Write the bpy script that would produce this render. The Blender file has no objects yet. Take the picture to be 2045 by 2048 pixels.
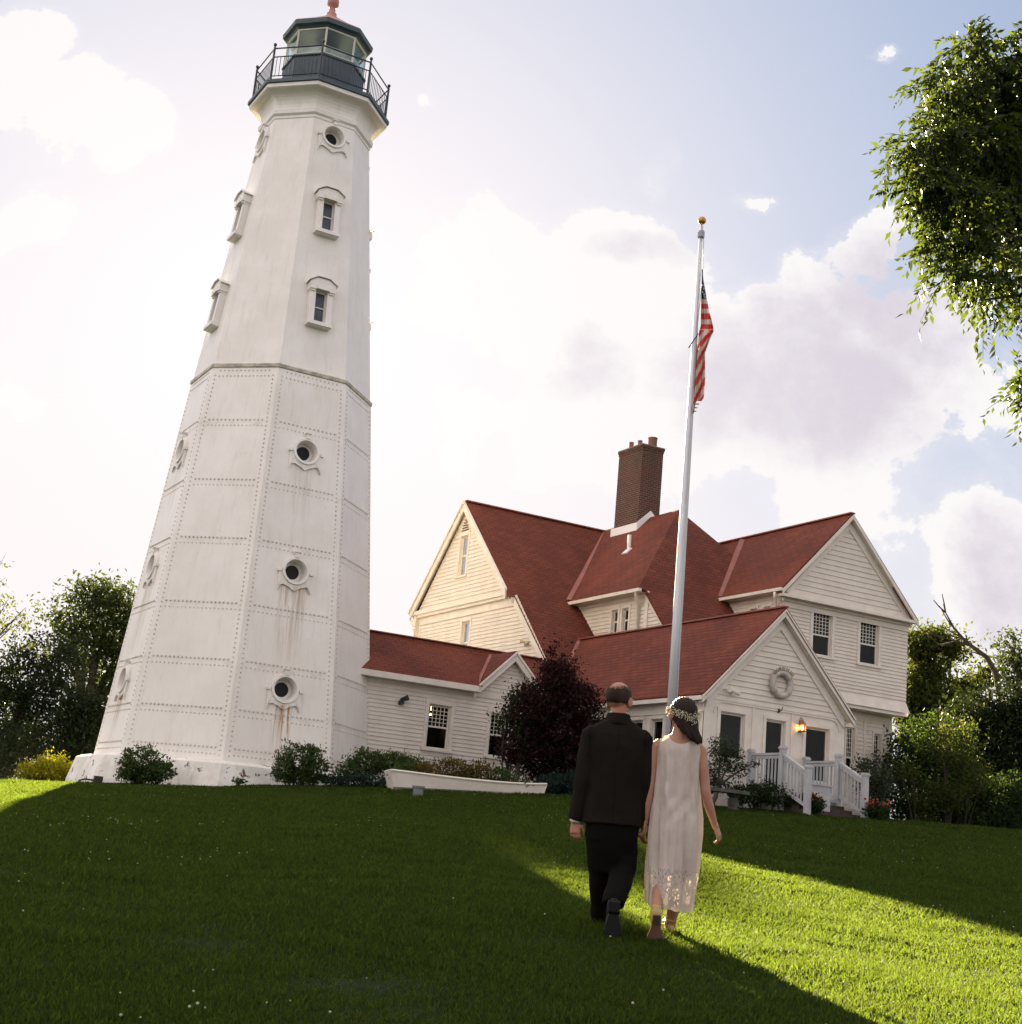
import bpy, math, random
import numpy as np
from mathutils import Vector, Matrix
random.seed(7); RNG=np.random.default_rng(7)
R_=math.radians
SC=bpy.context.scene; COL=SC.collection

# ------------------------------------------------------------------ camera
FPX,PITCH,ROLL,AZ=2880.,R_(13.47),R_(5.192),R_(61.5)
cp,sp,cr,sr=math.cos(PITCH),math.sin(PITCH),math.cos(ROLL),math.sin(ROLL)
FW=Vector((0,cp,sp)); UP0=Vector((0,-sp,cp)); RT0=Vector((1,0,0))
RT=RT0*cr+UP0*sr; UPV=UP0*cr-RT0*sr
cd=bpy.data.cameras.new('camera'); cam=bpy.data.objects.new('camera',cd); COL.objects.link(cam)
cam.matrix_world=Matrix(((RT.x,UPV.x,-FW.x,0),(RT.y,UPV.y,-FW.y,0),(RT.z,UPV.z,-FW.z,0),(0,0,0,1)))
cd.sensor_fit='HORIZONTAL'; cd.sensor_width=36; cd.lens=FPX/2045*36
cd.clip_start=.1; cd.clip_end=5000
cd.dof.use_dof=False
SC.camera=cam
def px_dir(x,y): return FW+RT*((x-1022.5)/FPX)-UPV*((y-1024)/FPX)

# ------------------------------------------------------------------ light
SUN_AZ,SUN_EL=R_(-10.5),R_(18.1)
SUND=Vector((math.sin(SUN_AZ)*math.cos(SUN_EL),math.cos(SUN_AZ)*math.cos(SUN_EL),math.sin(SUN_EL)))
sl=bpy.data.lights.new('sun','SUN'); sun=bpy.data.objects.new('sun',sl); COL.objects.link(sun)
sun.rotation_euler=SUND.to_track_quat('Z','Y').to_euler()
sl.energy=5.0; sl.angle=R_(.55); sl.color=(1,.81,.50)
SC.view_settings.view_transform='Standard'; SC.view_settings.look='None'
EXPO=3.1; SC.view_settings.exposure=EXPO; SC.view_settings.gamma=1
SC.render.engine='CYCLES'
SC.cycles.max_bounces=8; SC.cycles.transparent_max_bounces=16; SC.cycles.sample_clamp_indirect=8
SC.cycles.use_denoising=True

# ------------------------------------------------------------------ node helpers
class N:
    def __init__(s,nt): s.t=nt; s.n=nt.nodes; s.l=nt.links
    def new(s,kind,**kw):
        n=s.n.new(kind)
        for k,v in kw.items(): setattr(n,k,v)
        return n
    def put(s,sock,v):
        if v is None: return
        if isinstance(v,bpy.types.NodeSocket): s.l.new(v,sock)
        elif isinstance(v,(tuple,list)) and len(v)==3 and len(sock.default_value)==4: sock.default_value=(*v,1)
        else: sock.default_value=v
    def m(s,op,a,b=None,c=None,clamp=False):
        n=s.new('ShaderNodeMath',operation=op,use_clamp=clamp)
        for i,v in enumerate((a,b,c)):
            if v is not None: s.put(n.inputs[i],v)
        return n.outputs[0]
    def vm(s,op,a,b=None,scale=None):
        n=s.new('ShaderNodeVectorMath',operation=op)
        s.put(n.inputs[0],a)
        if b is not None: s.put(n.inputs[1],b)
        if scale is not None: s.put(n.inputs['Scale'],scale)
        return n.outputs['Value'] if op in('DOT_PRODUCT','LENGTH') else n.outputs[0]
    def mix(s,f,a,b,mode='MIX'):
        n=s.new('ShaderNodeMix',data_type='RGBA',blend_type=mode)
        s.put(n.inputs[0],f); s.put(n.inputs[6],a); s.put(n.inputs[7],b); return n.outputs[2]
    def noise(s,vec,scale,detail=4,rough=.55,dist=0):
        n=s.new('ShaderNodeTexNoise'); s.put(n.inputs['Vector'],vec)
        n.inputs['Scale'].default_value=scale; n.inputs['Detail'].default_value=detail
        n.inputs['Roughness'].default_value=rough; n.inputs['Distortion'].default_value=dist
        return n.outputs['Fac']
    def smooth(s,v,a,b,lo=0.,hi=1.):
        n=s.new('ShaderNodeMapRange',interpolation_type='SMOOTHSTEP')
        s.put(n.inputs['Value'],v); n.inputs['From Min'].default_value=a; n.inputs['From Max'].default_value=b
        n.inputs['To Min'].default_value=lo; n.inputs['To Max'].default_value=hi
        return n.outputs['Result']
    def comb(s,x,y,z):
        n=s.new('ShaderNodeCombineXYZ')
        for i,v in enumerate((x,y,z)): s.put(n.inputs[i],v)
        return n.outputs[0]
    def sep(s,v):
        n=s.new('ShaderNodeSeparateXYZ'); s.put(n.inputs[0],v); return n.outputs

# ------------------------------------------------------------------ sky
world=bpy.data.worlds.new('World'); SC.world=world; world.use_nodes=True
def build_sky():
    nt=world.node_tree; nt.nodes.clear(); g=N(nt)
    sky=g.new('ShaderNodeTexSky'); sky.sky_type='NISHITA'; sky.sun_disc=False
    sky.sun_elevation=SUN_EL; sky.sun_rotation=SUN_AZ
    sky.air_density=1.0; sky.dust_density=2.2; sky.ozone_density=1.6
    tc=g.new('ShaderNodeTexCoord').outputs['Generated']
    d=g.vm('NORMALIZE',tc)
    X,Y,Z=g.sep(d)
    # tangent-plane direction coordinates of the half of the sky towards north
    ys=g.m('MAXIMUM',Y,.15)
    a=g.m('DIVIDE',X,ys); b=g.m('DIVIDE',Z,ys)
    P=g.comb(a,b,0.)
    wob=g.noise(P,6.5,8,.62,.3); wob2=g.noise(P,2.1,3,.5); fine=g.noise(P,15,9,.68)
    wa=g.noise(g.vm('ADD',P,(3.1,1.7,0.)),9.,6,.6); wb=g.noise(g.vm('ADD',P,(7.3,4.2,0.)),9.,6,.6)
    a0,b0=a,b; a=g.m('ADD',a,g.m('MULTIPLY',g.m('SUBTRACT',wa,.5),.11)); b=g.m('ADD',b,g.m('MULTIPLY',g.m('SUBTRACT',wb,.5),.09))
    def blob(x,y,rx,ry,w=1.0):
        dd=px_dir(x,y); ca,cb=dd.x/dd.y,dd.z/dd.y
        rx/=FPX*.97; ry/=FPX*.9
        t1=g.m('DIVIDE',g.m('SUBTRACT',a,ca),rx); t2=g.m('DIVIDE',g.m('SUBTRACT',b,cb),ry)
        q=g.m('ADD',g.m('MULTIPLY',t1,t1),g.m('MULTIPLY',t2,t2))
        return g.m('SUBTRACT',w,g.m('MINIMUM',q,3.))
    def union(lst):
        o=blob(*lst[0])
        for c in lst[1:]: o=g.m('MAXIMUM',o,blob(*c))
        return o
    main=union([(960,560,150,170),(1150,640,350,210),(1290,560,190,180),(1400,820,600,300),(1640,680,190,170),(1790,720,340,220),(1790,480,95,62,.75),
                (1510,412,50,32,.40),(1775,118,56,24,.40),(985,248,40,26,.28),(838,188,34,22,.22),(1310,330,70,60,.42),
                (120,230,190,130),(40,110,130,110),(230,260,150,110),(60,430,110,110,.9),(40,800,60,50,.6),
                (2010,1130,180,190),(1950,1280,130,90)])
    vo=g.new('ShaderNodeTexVoronoi',feature='SMOOTH_F1'); g.put(vo.inputs['Vector'],g.vm('ADD',P,g.vm('SCALE',g.comb(wob,wob2,0.),scale=.05))); vo.inputs['Scale'].default_value=19; vo.inputs['Smoothness'].default_value=.35
    dens=g.m('ADD',main,g.m('MULTIPLY',g.m('SUBTRACT',wob,.5),2.1))
    dens=g.m('ADD',dens,g.m('MULTIPLY',g.m('SUBTRACT',fine,.5),2.3))
    dens=g.m('ADD',dens,g.m('MULTIPLY',g.m('SUBTRACT',.42,vo.outputs['Distance']),1.1))
    mask=g.m('MAXIMUM',g.smooth(dens,.12,.34),g.smooth(dens,-.40,.6,0.,.35))
    # clouds over the rest of the dome
    P3=g.comb(X,Y,g.m('MULTIPLY',Z,2.2))
    rest=g.smooth(g.noise(P3,2.3,7,.6),.38,.54)
    fr=g.smooth(Y,.55,.75)
    mask=g.m('ADD',g.m('MULTIPLY',mask,fr),g.m('MULTIPLY',rest,g.m('SUBTRACT',1.,fr)))
    sd=g.vm('DOT_PRODUCT',d,tuple(SUND))
    ang=g.m('ARCCOSINE',g.m('MINIMUM',sd,1.))
    glow2=g.m('POWER',2.718,g.m('MULTIPLY',g.m('POWER',g.m('DIVIDE',ang,.385),2.2),-1.))   # broad aureole round the hidden sun
    K=1/(.05*2**EXPO)
    def D(r,gg,b_): return (r*K,gg*K,b_*K)
    base=g.mix(.85,g.vm('SCALE',sky.outputs[0],scale=SKY_K),D(.27,.385,.60))
    clear=g.mix(g.m('MULTIPLY',glow2,.97),base,D(.86,.81,.855))
    core=g.m('POWER',2.718,g.m('MULTIPLY',g.m('MULTIPLY',ang,ang),-40.))
    clear=g.vm('ADD',clear,g.vm('SCALE',D(.22,.20,.16),scale=core))
    low=g.smooth(Z,.05,.42,1.,0.)
    clear=g.mix(g.m('MULTIPLY',low,.80),clear,D(.95,.90,.91))
    # cloud body: bright sunlit rims, mauve shaded bellies
    bel=union([(1660,760,250,190),(1190,740,120,110,.5),(1790,640,170,150),(1450,760,180,150,.7),(2020,1180,130,150),(1320,500,110,60,.6)])
    sh=g.smooth(g.m('ADD',g.m('MULTIPLY',bel,.9),g.m('ADD',g.m('MULTIPLY',g.m('SUBTRACT',wob2,.5),2.6),g.m('ADD',g.m('MULTIPLY',g.m('SUBTRACT',wob,.5),1.5),g.m('MULTIPLY',g.m('SUBTRACT',fine,.5),1.9)))),-.25,1.05)
    sh=g.m('MULTIPLY',sh,g.m('SUBTRACT',1.,g.m('MULTIPLY',glow2,.55)))
    cl=g.mix(g.m('MULTIPLY',sh,.95),D(1.0,.965,.955),D(.66,.595,.69))
    cl=g.vm('ADD',cl,g.vm('SCALE',D(.1,.08,.06),scale=core))
    # clouds over the rest of the dome, front-lit by the low sun and brighter towards the west
    br=g.smooth(X,-.9,.5,1.,0.)
    clr=g.vm('SCALE',g.mix(g.smooth(g.noise(P3,5.,5,.6),.4,.7),D(1.95,1.74,1.66),D(1.35,1.24,1.26)),scale=g.m('MULTIPLY_ADD',br,.35,.9))
    cl=g.mix(fr,clr,cl)
    out=g.mix(g.m('MULTIPLY',mask,.92),clear,cl)
    out=g.mix(g.smooth(Z,-.06,0.,1.,0.),out,D(.07,.08,.05))
    bg=g.new('ShaderNodeBackground'); g.put(bg.inputs[0],out); bg.inputs[1].default_value=.05
    o=g.new('ShaderNodeOutputWorld'); g.l.new(bg.outputs[0],o.inputs[0])
SKY_K=.55
build_sky()
world.cycles.sampling_method='AUTOMATIC'

# ------------------------------------------------------------------ materials
MATS={}
def mat(name,c1,c2=None,scale=4.,rough=.6,bump=0.,bscale=40.,metal=0.,spec=.5,trans=0.,tcol=None,stretch=None,emit=None,island=0.,contrast=(.35,.65)):
    if name in MATS: return MATS[name]
    m=bpy.data.materials.new(name); m.use_nodes=True; nt=m.node_tree; nt.nodes.clear(); g=N(nt)
    out=g.new('ShaderNodeOutputMaterial'); b=g.new('ShaderNodeBsdfPrincipled')
    geo=g.new('ShaderNodeNewGeometry'); pos=geo.outputs['Position']
    v=pos if stretch is None else g.vm('MULTIPLY',pos,stretch)
    col=c1
    if c2 is not None:
        f=g.smooth(g.noise(v,scale,5,.6),*contrast)
        col=g.mix(f,c1,c2)
    if island:
        n=g.m('MULTIPLY_ADD',geo.outputs['Random Per Island'],island,1-island/2)
        col=g.vm('SCALE',col if not isinstance(col,tuple) else g.mix(0.,col,col),scale=n)
    g.put(b.inputs['Base Color'],col)
    b.inputs['Roughness'].default_value=rough; b.inputs['Metallic'].default_value=metal
    b.inputs['Specular IOR Level'].default_value=spec
    if bump:
        bn=g.new('ShaderNodeBump'); bn.inputs['Strength'].default_value=1.; bn.inputs['Distance'].default_value=bump
        g.put(bn.inputs['Height'],g.noise(v,bscale,4,.6)); g.l.new(bn.outputs[0],b.inputs['Normal'])
    if emit: b.inputs['Emission Color'].default_value=(*emit[:3],1); b.inputs['Emission Strength'].default_value=emit[3]
    s=b.outputs[0]
    if trans:
        t=g.new('ShaderNodeBsdfTranslucent'); 
        tc=tcol
        if island: tc=g.vm('SCALE',g.mix(0.,tcol,tcol),scale=n)
        g.put(t.inputs[0],tc); x=g.new('ShaderNodeMixShader'); x.inputs[0].default_value=trans
        g.l.new(s,x.inputs[1]); g.l.new(t.outputs[0],x.inputs[2]); s=x.outputs[0]
    g.l.new(s,out.inputs[0]); MATS[name]=m
    return m
def brickmat(name,c1,c2,mort,bw,rh,ms,rough=.85,bump=.004,big=None):
    m=bpy.data.materials.new(name); m.use_nodes=True; nt=m.node_tree; nt.nodes.clear(); g=N(nt)
    out=g.new('ShaderNodeOutputMaterial'); b=g.new('ShaderNodeBsdfPrincipled')
    uv=g.new('ShaderNodeTexCoord').outputs['UV']; pos=g.new('ShaderNodeNewGeometry').outputs['Position']
    t=g.new('ShaderNodeTexBrick'); g.put(t.inputs['Vector'],uv); t.offset=.5
    for k,v in (('Color1',c1),('Color2',c2),('Mortar',mort)): t.inputs[k].default_value=(*v,1)
    t.inputs['Scale'].default_value=1; t.inputs['Brick Width'].default_value=bw; t.inputs['Row Height'].default_value=rh
    t.inputs['Mortar Size'].default_value=ms; t.inputs['Mortar Smooth'].default_value=.2; t.inputs['Bias'].default_value=0
    col=g.mix(g.smooth(g.noise(g.vm('MULTIPLY',pos,(1,1,.45)),1.1,6,.68),.32,.72,0,.55),t.outputs[0],big or tuple(x*.6 for x in c2))
    col=g.mix(g.smooth(g.noise(pos,.45,4,.6),.45,.65,0,.35),col,tuple(min(1,x*1.35) for x in c1))
    col=g.mix(g.smooth(g.noise(pos,40,3,.6),.4,.7,0,.3),col,tuple(min(1,x*1.7) for x in c1))
    g.put(b.inputs['Base Color'],col); b.inputs['Roughness'].default_value=rough
    b.inputs['Specular IOR Level'].default_value=.2
    bn=g.new('ShaderNodeBump'); bn.inputs['Distance'].default_value=bump; bn.invert=True
    g.put(bn.inputs['Height'],g.m('ADD',t.outputs['Fac'],g.m('MULTIPLY',g.noise(pos,60,3,.6),.5))); g.l.new(bn.outputs[0],b.inputs['Normal'])
    g.l.new(b.outputs[0],out.inputs[0]); MATS[name]=m; return m
def glassmat(name,tint=(.75,.8,.78),amt=.5,rough=.02,kf=1.):
    m=bpy.data.materials.new(name); m.use_nodes=True; nt=m.node_tree; nt.nodes.clear(); g=N(nt)
    out=g.new('ShaderNodeOutputMaterial')
    tr=g.new('ShaderNodeBsdfTransparent'); tr.inputs[0].default_value=(*tint,1)
    gl=g.new('ShaderNodeBsdfGlossy'); gl.inputs[0].default_value=(.9,.92,.95,1); gl.inputs['Roughness'].default_value=rough
    lw=g.new('ShaderNodeLayerWeight'); lw.inputs[0].default_value=.5; frs=g.m('MULTIPLY_ADD',g.m('POWER',lw.outputs['Facing'],5.),.95,.045)
    pos=g.new('ShaderNodeNewGeometry').outputs['Position']
    bn=g.new('ShaderNodeBump'); bn.inputs['Distance'].default_value=.004; g.put(bn.inputs['Height'],g.noise(pos,3,2,.5)); g.l.new(bn.outputs[0],gl.inputs['Normal'])
    x=g.new('ShaderNodeMixShader'); g.put(x.inputs[0],g.m('MULTIPLY_ADD',frs,kf,amt,clamp=True))
    g.l.new(tr.outputs[0],x.inputs[1]); g.l.new(gl.outputs[0],x.inputs[2]); g.l.new(x.outputs[0],out.inputs[0])
    MATS[name]=m; return m

# ------------------------------------------------------------------ frames and mesh helpers
UX,UY=math.sin(AZ),math.cos(AZ)
TCX,TCY=-6.403,36.9
def W(U,V,Z): return Vector((TCX+UX*U-UY*V, TCY+UY*U+UX*V, Z))
DU=Vector((UX,UY,0)); DV=Vector((-UY,UX,0)); DZ=Vector((0,0,1))
ZC=[(-60,-1.2),(-30,-.3),(-14,.48),(-8.5,.78),(-2,1.31),(1.5,1.49),(8.4,1.56),(14,1.6),(60,2.0)]
_zx=np.array([p[0] for p in ZC]); _zy=np.array([p[1] for p in ZC])
def ground(x,y):
    x=np.asarray(x,float); y=np.asarray(y,float)
    zc=sum(np.interp(x+o,_zx,_zy) for o in (-2,-1,0,1,2))/5
    k=(zc+1.1-.058*33)/1089
    yc=np.minimum(y,33.)
    z=-1.1+.058*yc+k*yc*np.abs(yc)
    d=np.maximum(y-33.,0)
    sl=.058+2*k*33
    z=z+sl*1.2*(1-np.exp(-d/1.2))*.5-np.maximum(y-75,0)*.02
    z=z+.02*np.sin(x*.9+1.3)*np.sin(y*.7)+.012*np.sin(x*2.1+y*1.7)
    return z
def gz(x,y): return float(ground(x,y))

ORG={}
def newmesh(name,co,faces,m,parent=None,origin=None,smooth=False,uv=False):
    """co Nx3 world coords, faces list or (k-gon array)."""
    co=np.asarray(co,float).reshape(-1,3)
    me=bpy.data.meshes.new(name)
    o=bpy.data.objects.new(name,me); COL.objects.link(o)
    if parent is not None:
        org=np.array(ORG[parent.name]); o.parent=parent; ORG[o.name]=tuple(float(q) for q in org)
    else:
        org=np.array(origin if origin is not None else (co[:,0].mean(),co[:,1].mean(),co[:,2].min())); o.location=[float(q) for q in org]; ORG[o.name]=tuple(float(q) for q in org)
    c=co-org
    if isinstance(faces,np.ndarray):
        n,k=int(faces.shape[0]),int(faces.shape[1])
        me.vertices.add(len(c)); me.vertices.foreach_set('co',c.ravel())
        me.loops.add(n*k); me.loops.foreach_set('vertex_index',faces.ravel().astype(np.int32))
        me.polygons.add(n); me.polygons.foreach_set('loop_start',np.arange(0,n*k,k,dtype=np.int32))
        try: me.polygons.foreach_set('loop_total',np.full(n,k,dtype=np.int32))
        except Exception: pass
        me.update(calc_edges=True)
    else:
        me.from_pydata([tuple(v) for v in c],[],[tuple(f) for f in faces]); me.update()
    if smooth: me.polygons.foreach_set('use_smooth',[True]*len(me.polygons))
    if uv:
        ul=me.uv_layers.new(name='UVMap')
        for p in me.polygons:
            n=p.normal; h=Vector((0,0,1)).cross(n)
            h=Vector((1,0,0)) if h.length<1e-3 else h.normalized()
            s=n.cross(h)
            for li in p.loop_indices:
                v=me.vertices[me.loops[li].vertex_index].co+Vector(org)
                ul.data[li].uv=(v.dot(h),v.dot(s))
    if m is not None: me.materials.append(m)
    return o
def tag(o,label=None,cat=None,group=None,kind=None):
    if label: o['label']=label
    if cat: o['category']=cat
    if group: o['group']=group
    if kind: o['kind']=kind
    return o
def thing(name,loc,label,cat,group=None):
    o=bpy.data.objects.new(name,None); COL.objects.link(o); o.location=loc; ORG[o.name]=tuple(float(q) for q in loc)
    o.empty_display_size=.3
    return tag(o,label,cat,group)
class MB:
    def __init__(s): s.v=[]; s.f=[]
    def add(s,vs,fs):
        n=len(s.v); s.v+= [tuple(x) for x in vs]; s.f+=[tuple(n+i for i in f) for f in fs]; return s
    def box(s,c,hx,hy,hz,ax=None):
        """centre, half sizes along axes ax"""
        ax=ax or (DU,DV,DZ); c=Vector(c); vs=[]
        for k in (-1,1):
            for j in (-1,1):
                for i in (-1,1): vs.append(c+ax[0]*(i*hx)+ax[1]*(j*hy)+ax[2]*(k*hz))
        return s.add(vs,[(0,2,3,1),(4,5,7,6),(0,1,5,4),(2,6,7,3),(0,4,6,2),(1,3,7,5)])
    def uvbox(s,u0,u1,v0,v1,z0,z1):
        return s.box(W((u0+u1)/2,(v0+v1)/2,(z0+z1)/2),abs(u1-u0)/2,abs(v1-v0)/2,abs(z1-z0)/2)
    def bar(s,a,b,w,h,up=(0,0,1)):
        a,b=Vector(a),Vector(b); d=(b-a); L=d.length; d.normalize(); up=Vector(up)
        x=d.cross(up)
        if x.length<1e-4: x=d.cross(Vector((1,0,0)))
        x.normalize(); z=x.cross(d)
        return s.box((a+b)/2,w/2,L/2,h/2,(x,d,z))
    def tube(s,pts,rad,n=8,cap=True):
        pts=[Vector(p) for p in pts]; rad=rad if hasattr(rad,'__len__') else [rad]*len(pts)
        vs=[];fs=[]; prev=None
        for i,p in enumerate(pts):
            d=(pts[min(i+1,len(pts)-1)]-pts[max(i-1,0)]).normalized()
            if prev is None:
                x=d.cross(Vector((0,0,1)))
                if x.length<.1: x=d.cross(Vector((1,0,0)))
            else: x=prev-d*prev.dot(d)
            x.normalize(); prev=x; y=d.cross(x)
            for k in range(n):
                a=2*math.pi*k/n; vs.append(p+(x*math.cos(a)+y*math.sin(a))*rad[i])
        for i in range(len(pts)-1):
            for k in range(n):
                k2=(k+1)%n; fs.append((i*n+k,i*n+k2,(i+1)*n+k2,(i+1)*n+k))
        if cap: fs.append(tuple(range(n-1,-1,-1))); fs.append(tuple((len(pts)-1)*n+k for k in range(n)))
        return s.add(vs,fs)
    def slab(s,poly,off,flip=False):
        """planar polygon extruded by vector off"""
        poly=[Vector(p) for p in poly]; n=len(poly); off=Vector(off)
        vs=poly+[p+off for p in poly]
        fs=[tuple(range(n)),tuple(range(2*n-1,n-1,-1))]+[(i,i+n,(i+1)%n+n,(i+1)%n) for i in range(n)]
        nn=(poly[1]-poly[0]).cross(poly[2]-poly[0])
        if nn.dot(off)>0: fs=[tuple(reversed(f)) for f in fs]
        return s.add(vs,fs)
    def ball(s,c,rx,ry=None,rz=None,nu=12,nv=8,rot=None):
        ry=ry or rx; rz=rz or rx; c=Vector(c); vs=[];fs=[]
        for j in range(1,nv):
            t=math.pi*j/nv
            for i in range(nu):
                p=2*math.pi*i/nu; q=Vector((rx*math.sin(t)*math.cos(p),ry*math.sin(t)*math.sin(p),rz*math.cos(t)))
                vs.append(c+(rot@q if rot else q))
        top=Vector((0,0,rz)); b=len(vs); vs+= [c+(rot@top if rot else top), c-(rot@top if rot else top)]
        for j in range(nv-2):
            for i in range(nu):
                i2=(i+1)%nu; fs.append((j*nu+i,(j+1)*nu+i,(j+1)*nu+i2,j*nu+i2))
        for i in range(nu):
            i2=(i+1)%nu; fs.append((b,i,i2)); fs.append((b+1,(nv-2)*nu+i2,(nv-2)*nu+i))
        return s.add(vs,fs)
    def lathe(s,c,prof,n=16,axis=None,cap=True,phase=0.):
        """prof list of (r,h) along axis (default z)"""
        c=Vector(c); ax=Vector(axis).normalized() if axis else Vector((0,0,1))
        x=ax.orthogonal().normalized() if axis else Vector((1,0,0)); y=ax.cross(x); vs=[];fs=[]
        for r,h in prof:
            for k in range(n):
                a=phase+2*math.pi*k/n; vs.append(c+ax*h+(x*math.cos(a)+y*math.sin(a))*r)
        for i in range(len(prof)-1):
            for k in range(n):
                k2=(k+1)%n; fs.append((i*n+k,i*n+k2,(i+1)*n+k2,(i+1)*n+k))
        if cap: fs.append(tuple(range(n-1,-1,-1))); fs.append(tuple((len(prof)-1)*n+k for k in range(n)))
        return s.add(vs,fs)
    def build(s,name,m,parent=None,origin=None,smooth=False,uv=False):
        return newmesh(name,s.v,s.f,m,parent,origin,smooth,uv)
# ------------------------------------------------------------------ material set
CREAM=mat('cream_paint',(.65,.59,.515),(.59,.53,.455),2.2,.55,.0008,60,spec=.35)
TRIM=mat('trim_paint',(.68,.62,.545),(.62,.56,.485),3.,.5,.0005,60,spec=.35)
COOLW=mat('white_rail_paint',(.42,.42,.43),(.35,.35,.36),4.,.5,spec=.35)
PLINTH=mat('plinth_paint',(.76,.73,.67),(.62,.59,.52),1.7,.7,.01,9,spec=.3)
ROOF=brickmat('red_shingle',(.150,.037,.020),(.098,.026,.016),(.035,.012,.008),.32,.145,.014,bump=.006)
RIDGE=mat('red_metal_valley',(.235,.065,.045),(.18,.048,.036),3,.6)
BRICK=brickmat('chimney_brick',(.095,.034,.024),(.045,.022,.017),(.20,.16,.12),.21,.075,.011,bump=.006,big=(.035,.03,.026))
CLAY=mat('clay_flue',(.20,.085,.06),(.13,.06,.045),5,.8)
DARKM=mat('dark_green_iron',(.030,.052,.064),(.042,.068,.080),6,.45,metal=.0,spec=.5)
BLACKM=mat('black_iron',(.016,.022,.03),None,rough=.45)
GLASS=glassmat('window_glass',amt=.0,kf=.22)
LGLASS=glassmat('lantern_glass',(.62,.74,.80),.0,kf=.8)
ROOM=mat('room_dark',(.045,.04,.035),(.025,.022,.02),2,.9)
STEP=mat('brown_step',(.05,.03,.022),(.03,.02,.016),6,.8)
ALU=mat('pole_aluminium',(.58,.59,.62),(.50,.51,.54),3,.42,metal=.35,stretch=(30,30,1))
GOLD=mat('gilt_ball',(.55,.27,.05),(.35,.16,.03),30,.4,metal=.7)
STONE=mat('stone',(.22,.20,.17),(.13,.12,.10),8,.9,.004,30)
COPPER=mat('copper',(.36,.13,.07),(.22,.09,.05),12,.45,metal=.4)

def ironpaint():
    m=bpy.data.materials.new('white_iron_paint'); m.use_nodes=True; nt=m.node_tree; nt.nodes.clear(); g=N(nt)
    out=g.new('ShaderNodeOutputMaterial'); b=g.new('ShaderNodeBsdfPrincipled')
    pos=g.new('ShaderNodeNewGeometry').outputs['Position']
    rel=g.vm('SUBTRACT',pos,(TCX,TCY,0)); U=g.vm('DOT_PRODUCT',rel,tuple(DU)); V=g.vm('DOT_PRODUCT',rel,tuple(DV)); Z=g.sep(pos)[2]
    c=g.mix(g.smooth(g.noise(pos,.8,6,.65),.3,.7),(.80,.765,.725),(.715,.675,.625))
    c=g.mix(g.smooth(Z,1.5,9.,.35,0.),c,(.62,.58,.50))
    c=g.mix(g.smooth(g.noise(g.vm('MULTIPLY',pos,(6,6,.5)),1.2,5,.65),.48,.78,0,.42),c,(.55,.50,.42))
    c=g.mix(g.smooth(g.noise(pos,11,5,.72),.62,.74,0,.5),c,(.42,.38,.31))
    # grime collecting at the plate seams
    for zs in (9.95,8.36,6.85,5.23,3.86,2.71):
        k=g.m('MULTIPLY',g.smooth(g.m('ABSOLUTE',g.m('SUBTRACT',Z,zs-.03)),.0,.14,.3,0.),g.smooth(g.noise(pos,3.1,4,.6),.48,.68))
        c=g.mix(k,c,(.46,.39,.29))
    # rust and dirt runs below the round windows of the two windowed faces
    front=g.m('LESS_THAN',V,-1.0); left=g.m('LESS_THAN',U,-1.0)
    for zo,L,w,strength,rust in ((3.40,1.8,.30,.8,1.),(6.29,2.6,.42,.85,.5),(9.38,2.2,.30,.45,.1)):
        zz=g.m('MULTIPLY',g.smooth(Z,zo-.42,zo-.34,1.,0.),g.smooth(Z,zo-L,zo-.6,0.,1.))
        for S,face in ((U,front),(V,left)):
            s=g.m('MULTIPLY',zz,g.smooth(g.m('ABSOLUTE',S),w*.55,w,1.,0.)); s=g.m('MULTIPLY',s,face)
            n=g.noise(g.comb(g.m('MULTIPLY',S,9.),g.m('MULTIPLY',Z,.35),zo),1.5,5,.6)
            c=g.mix(g.m('MULTIPLY',g.m('MULTIPLY',s,g.smooth(n,.42,.62)),strength*.75),c,(.36,.31,.23))
            if rust>.2:
                n2=g.noise(g.comb(g.m('MULTIPLY',S,12.),g.m('MULTIPLY',Z,.5),zo+5),1.7,4,.6)
                c=g.mix(g.m('MULTIPLY',g.m('MULTIPLY',s,g.smooth(n2,.50,.60)),rust),c,(.42,.20,.055))
    g.put(b.inputs['Base Color'],c); b.inputs['Roughness'].default_value=.42; b.inputs['Specular IOR Level'].default_value=.45
    bn=g.new('ShaderNodeBump'); bn.inputs['Distance'].default_value=.012; g.put(bn.inputs['Height'],g.noise(pos,1.4,5,.55)); g.l.new(bn.outputs[0],b.inputs['Normal'])
    g.l.new(b.outputs[0],out.inputs[0]); MATS['iron']=m; return m
IRON=ironpaint()
def plinthpaint():
    m=PLINTH; nt=m.node_tree; g=N(nt); b=[n for n in nt.nodes if n.type=='BSDF_PRINCIPLED'][0]
    src=b.inputs['Base Color'].links[0].from_socket; pos=g.new('ShaderNodeNewGeometry').outputs['Position']
    c=g.mix(g.smooth(g.noise(pos,3.3,5,.65,.4),.61,.635),src,(.13,.075,.055))
    c=g.mix(g.smooth(g.noise(g.vm('MULTIPLY',pos,(3,3,.6)),2,5,.6),.55,.75,0,.5),c,(.38,.33,.26))
    g.put(b.inputs['Base Color'],c)
plinthpaint()

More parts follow.
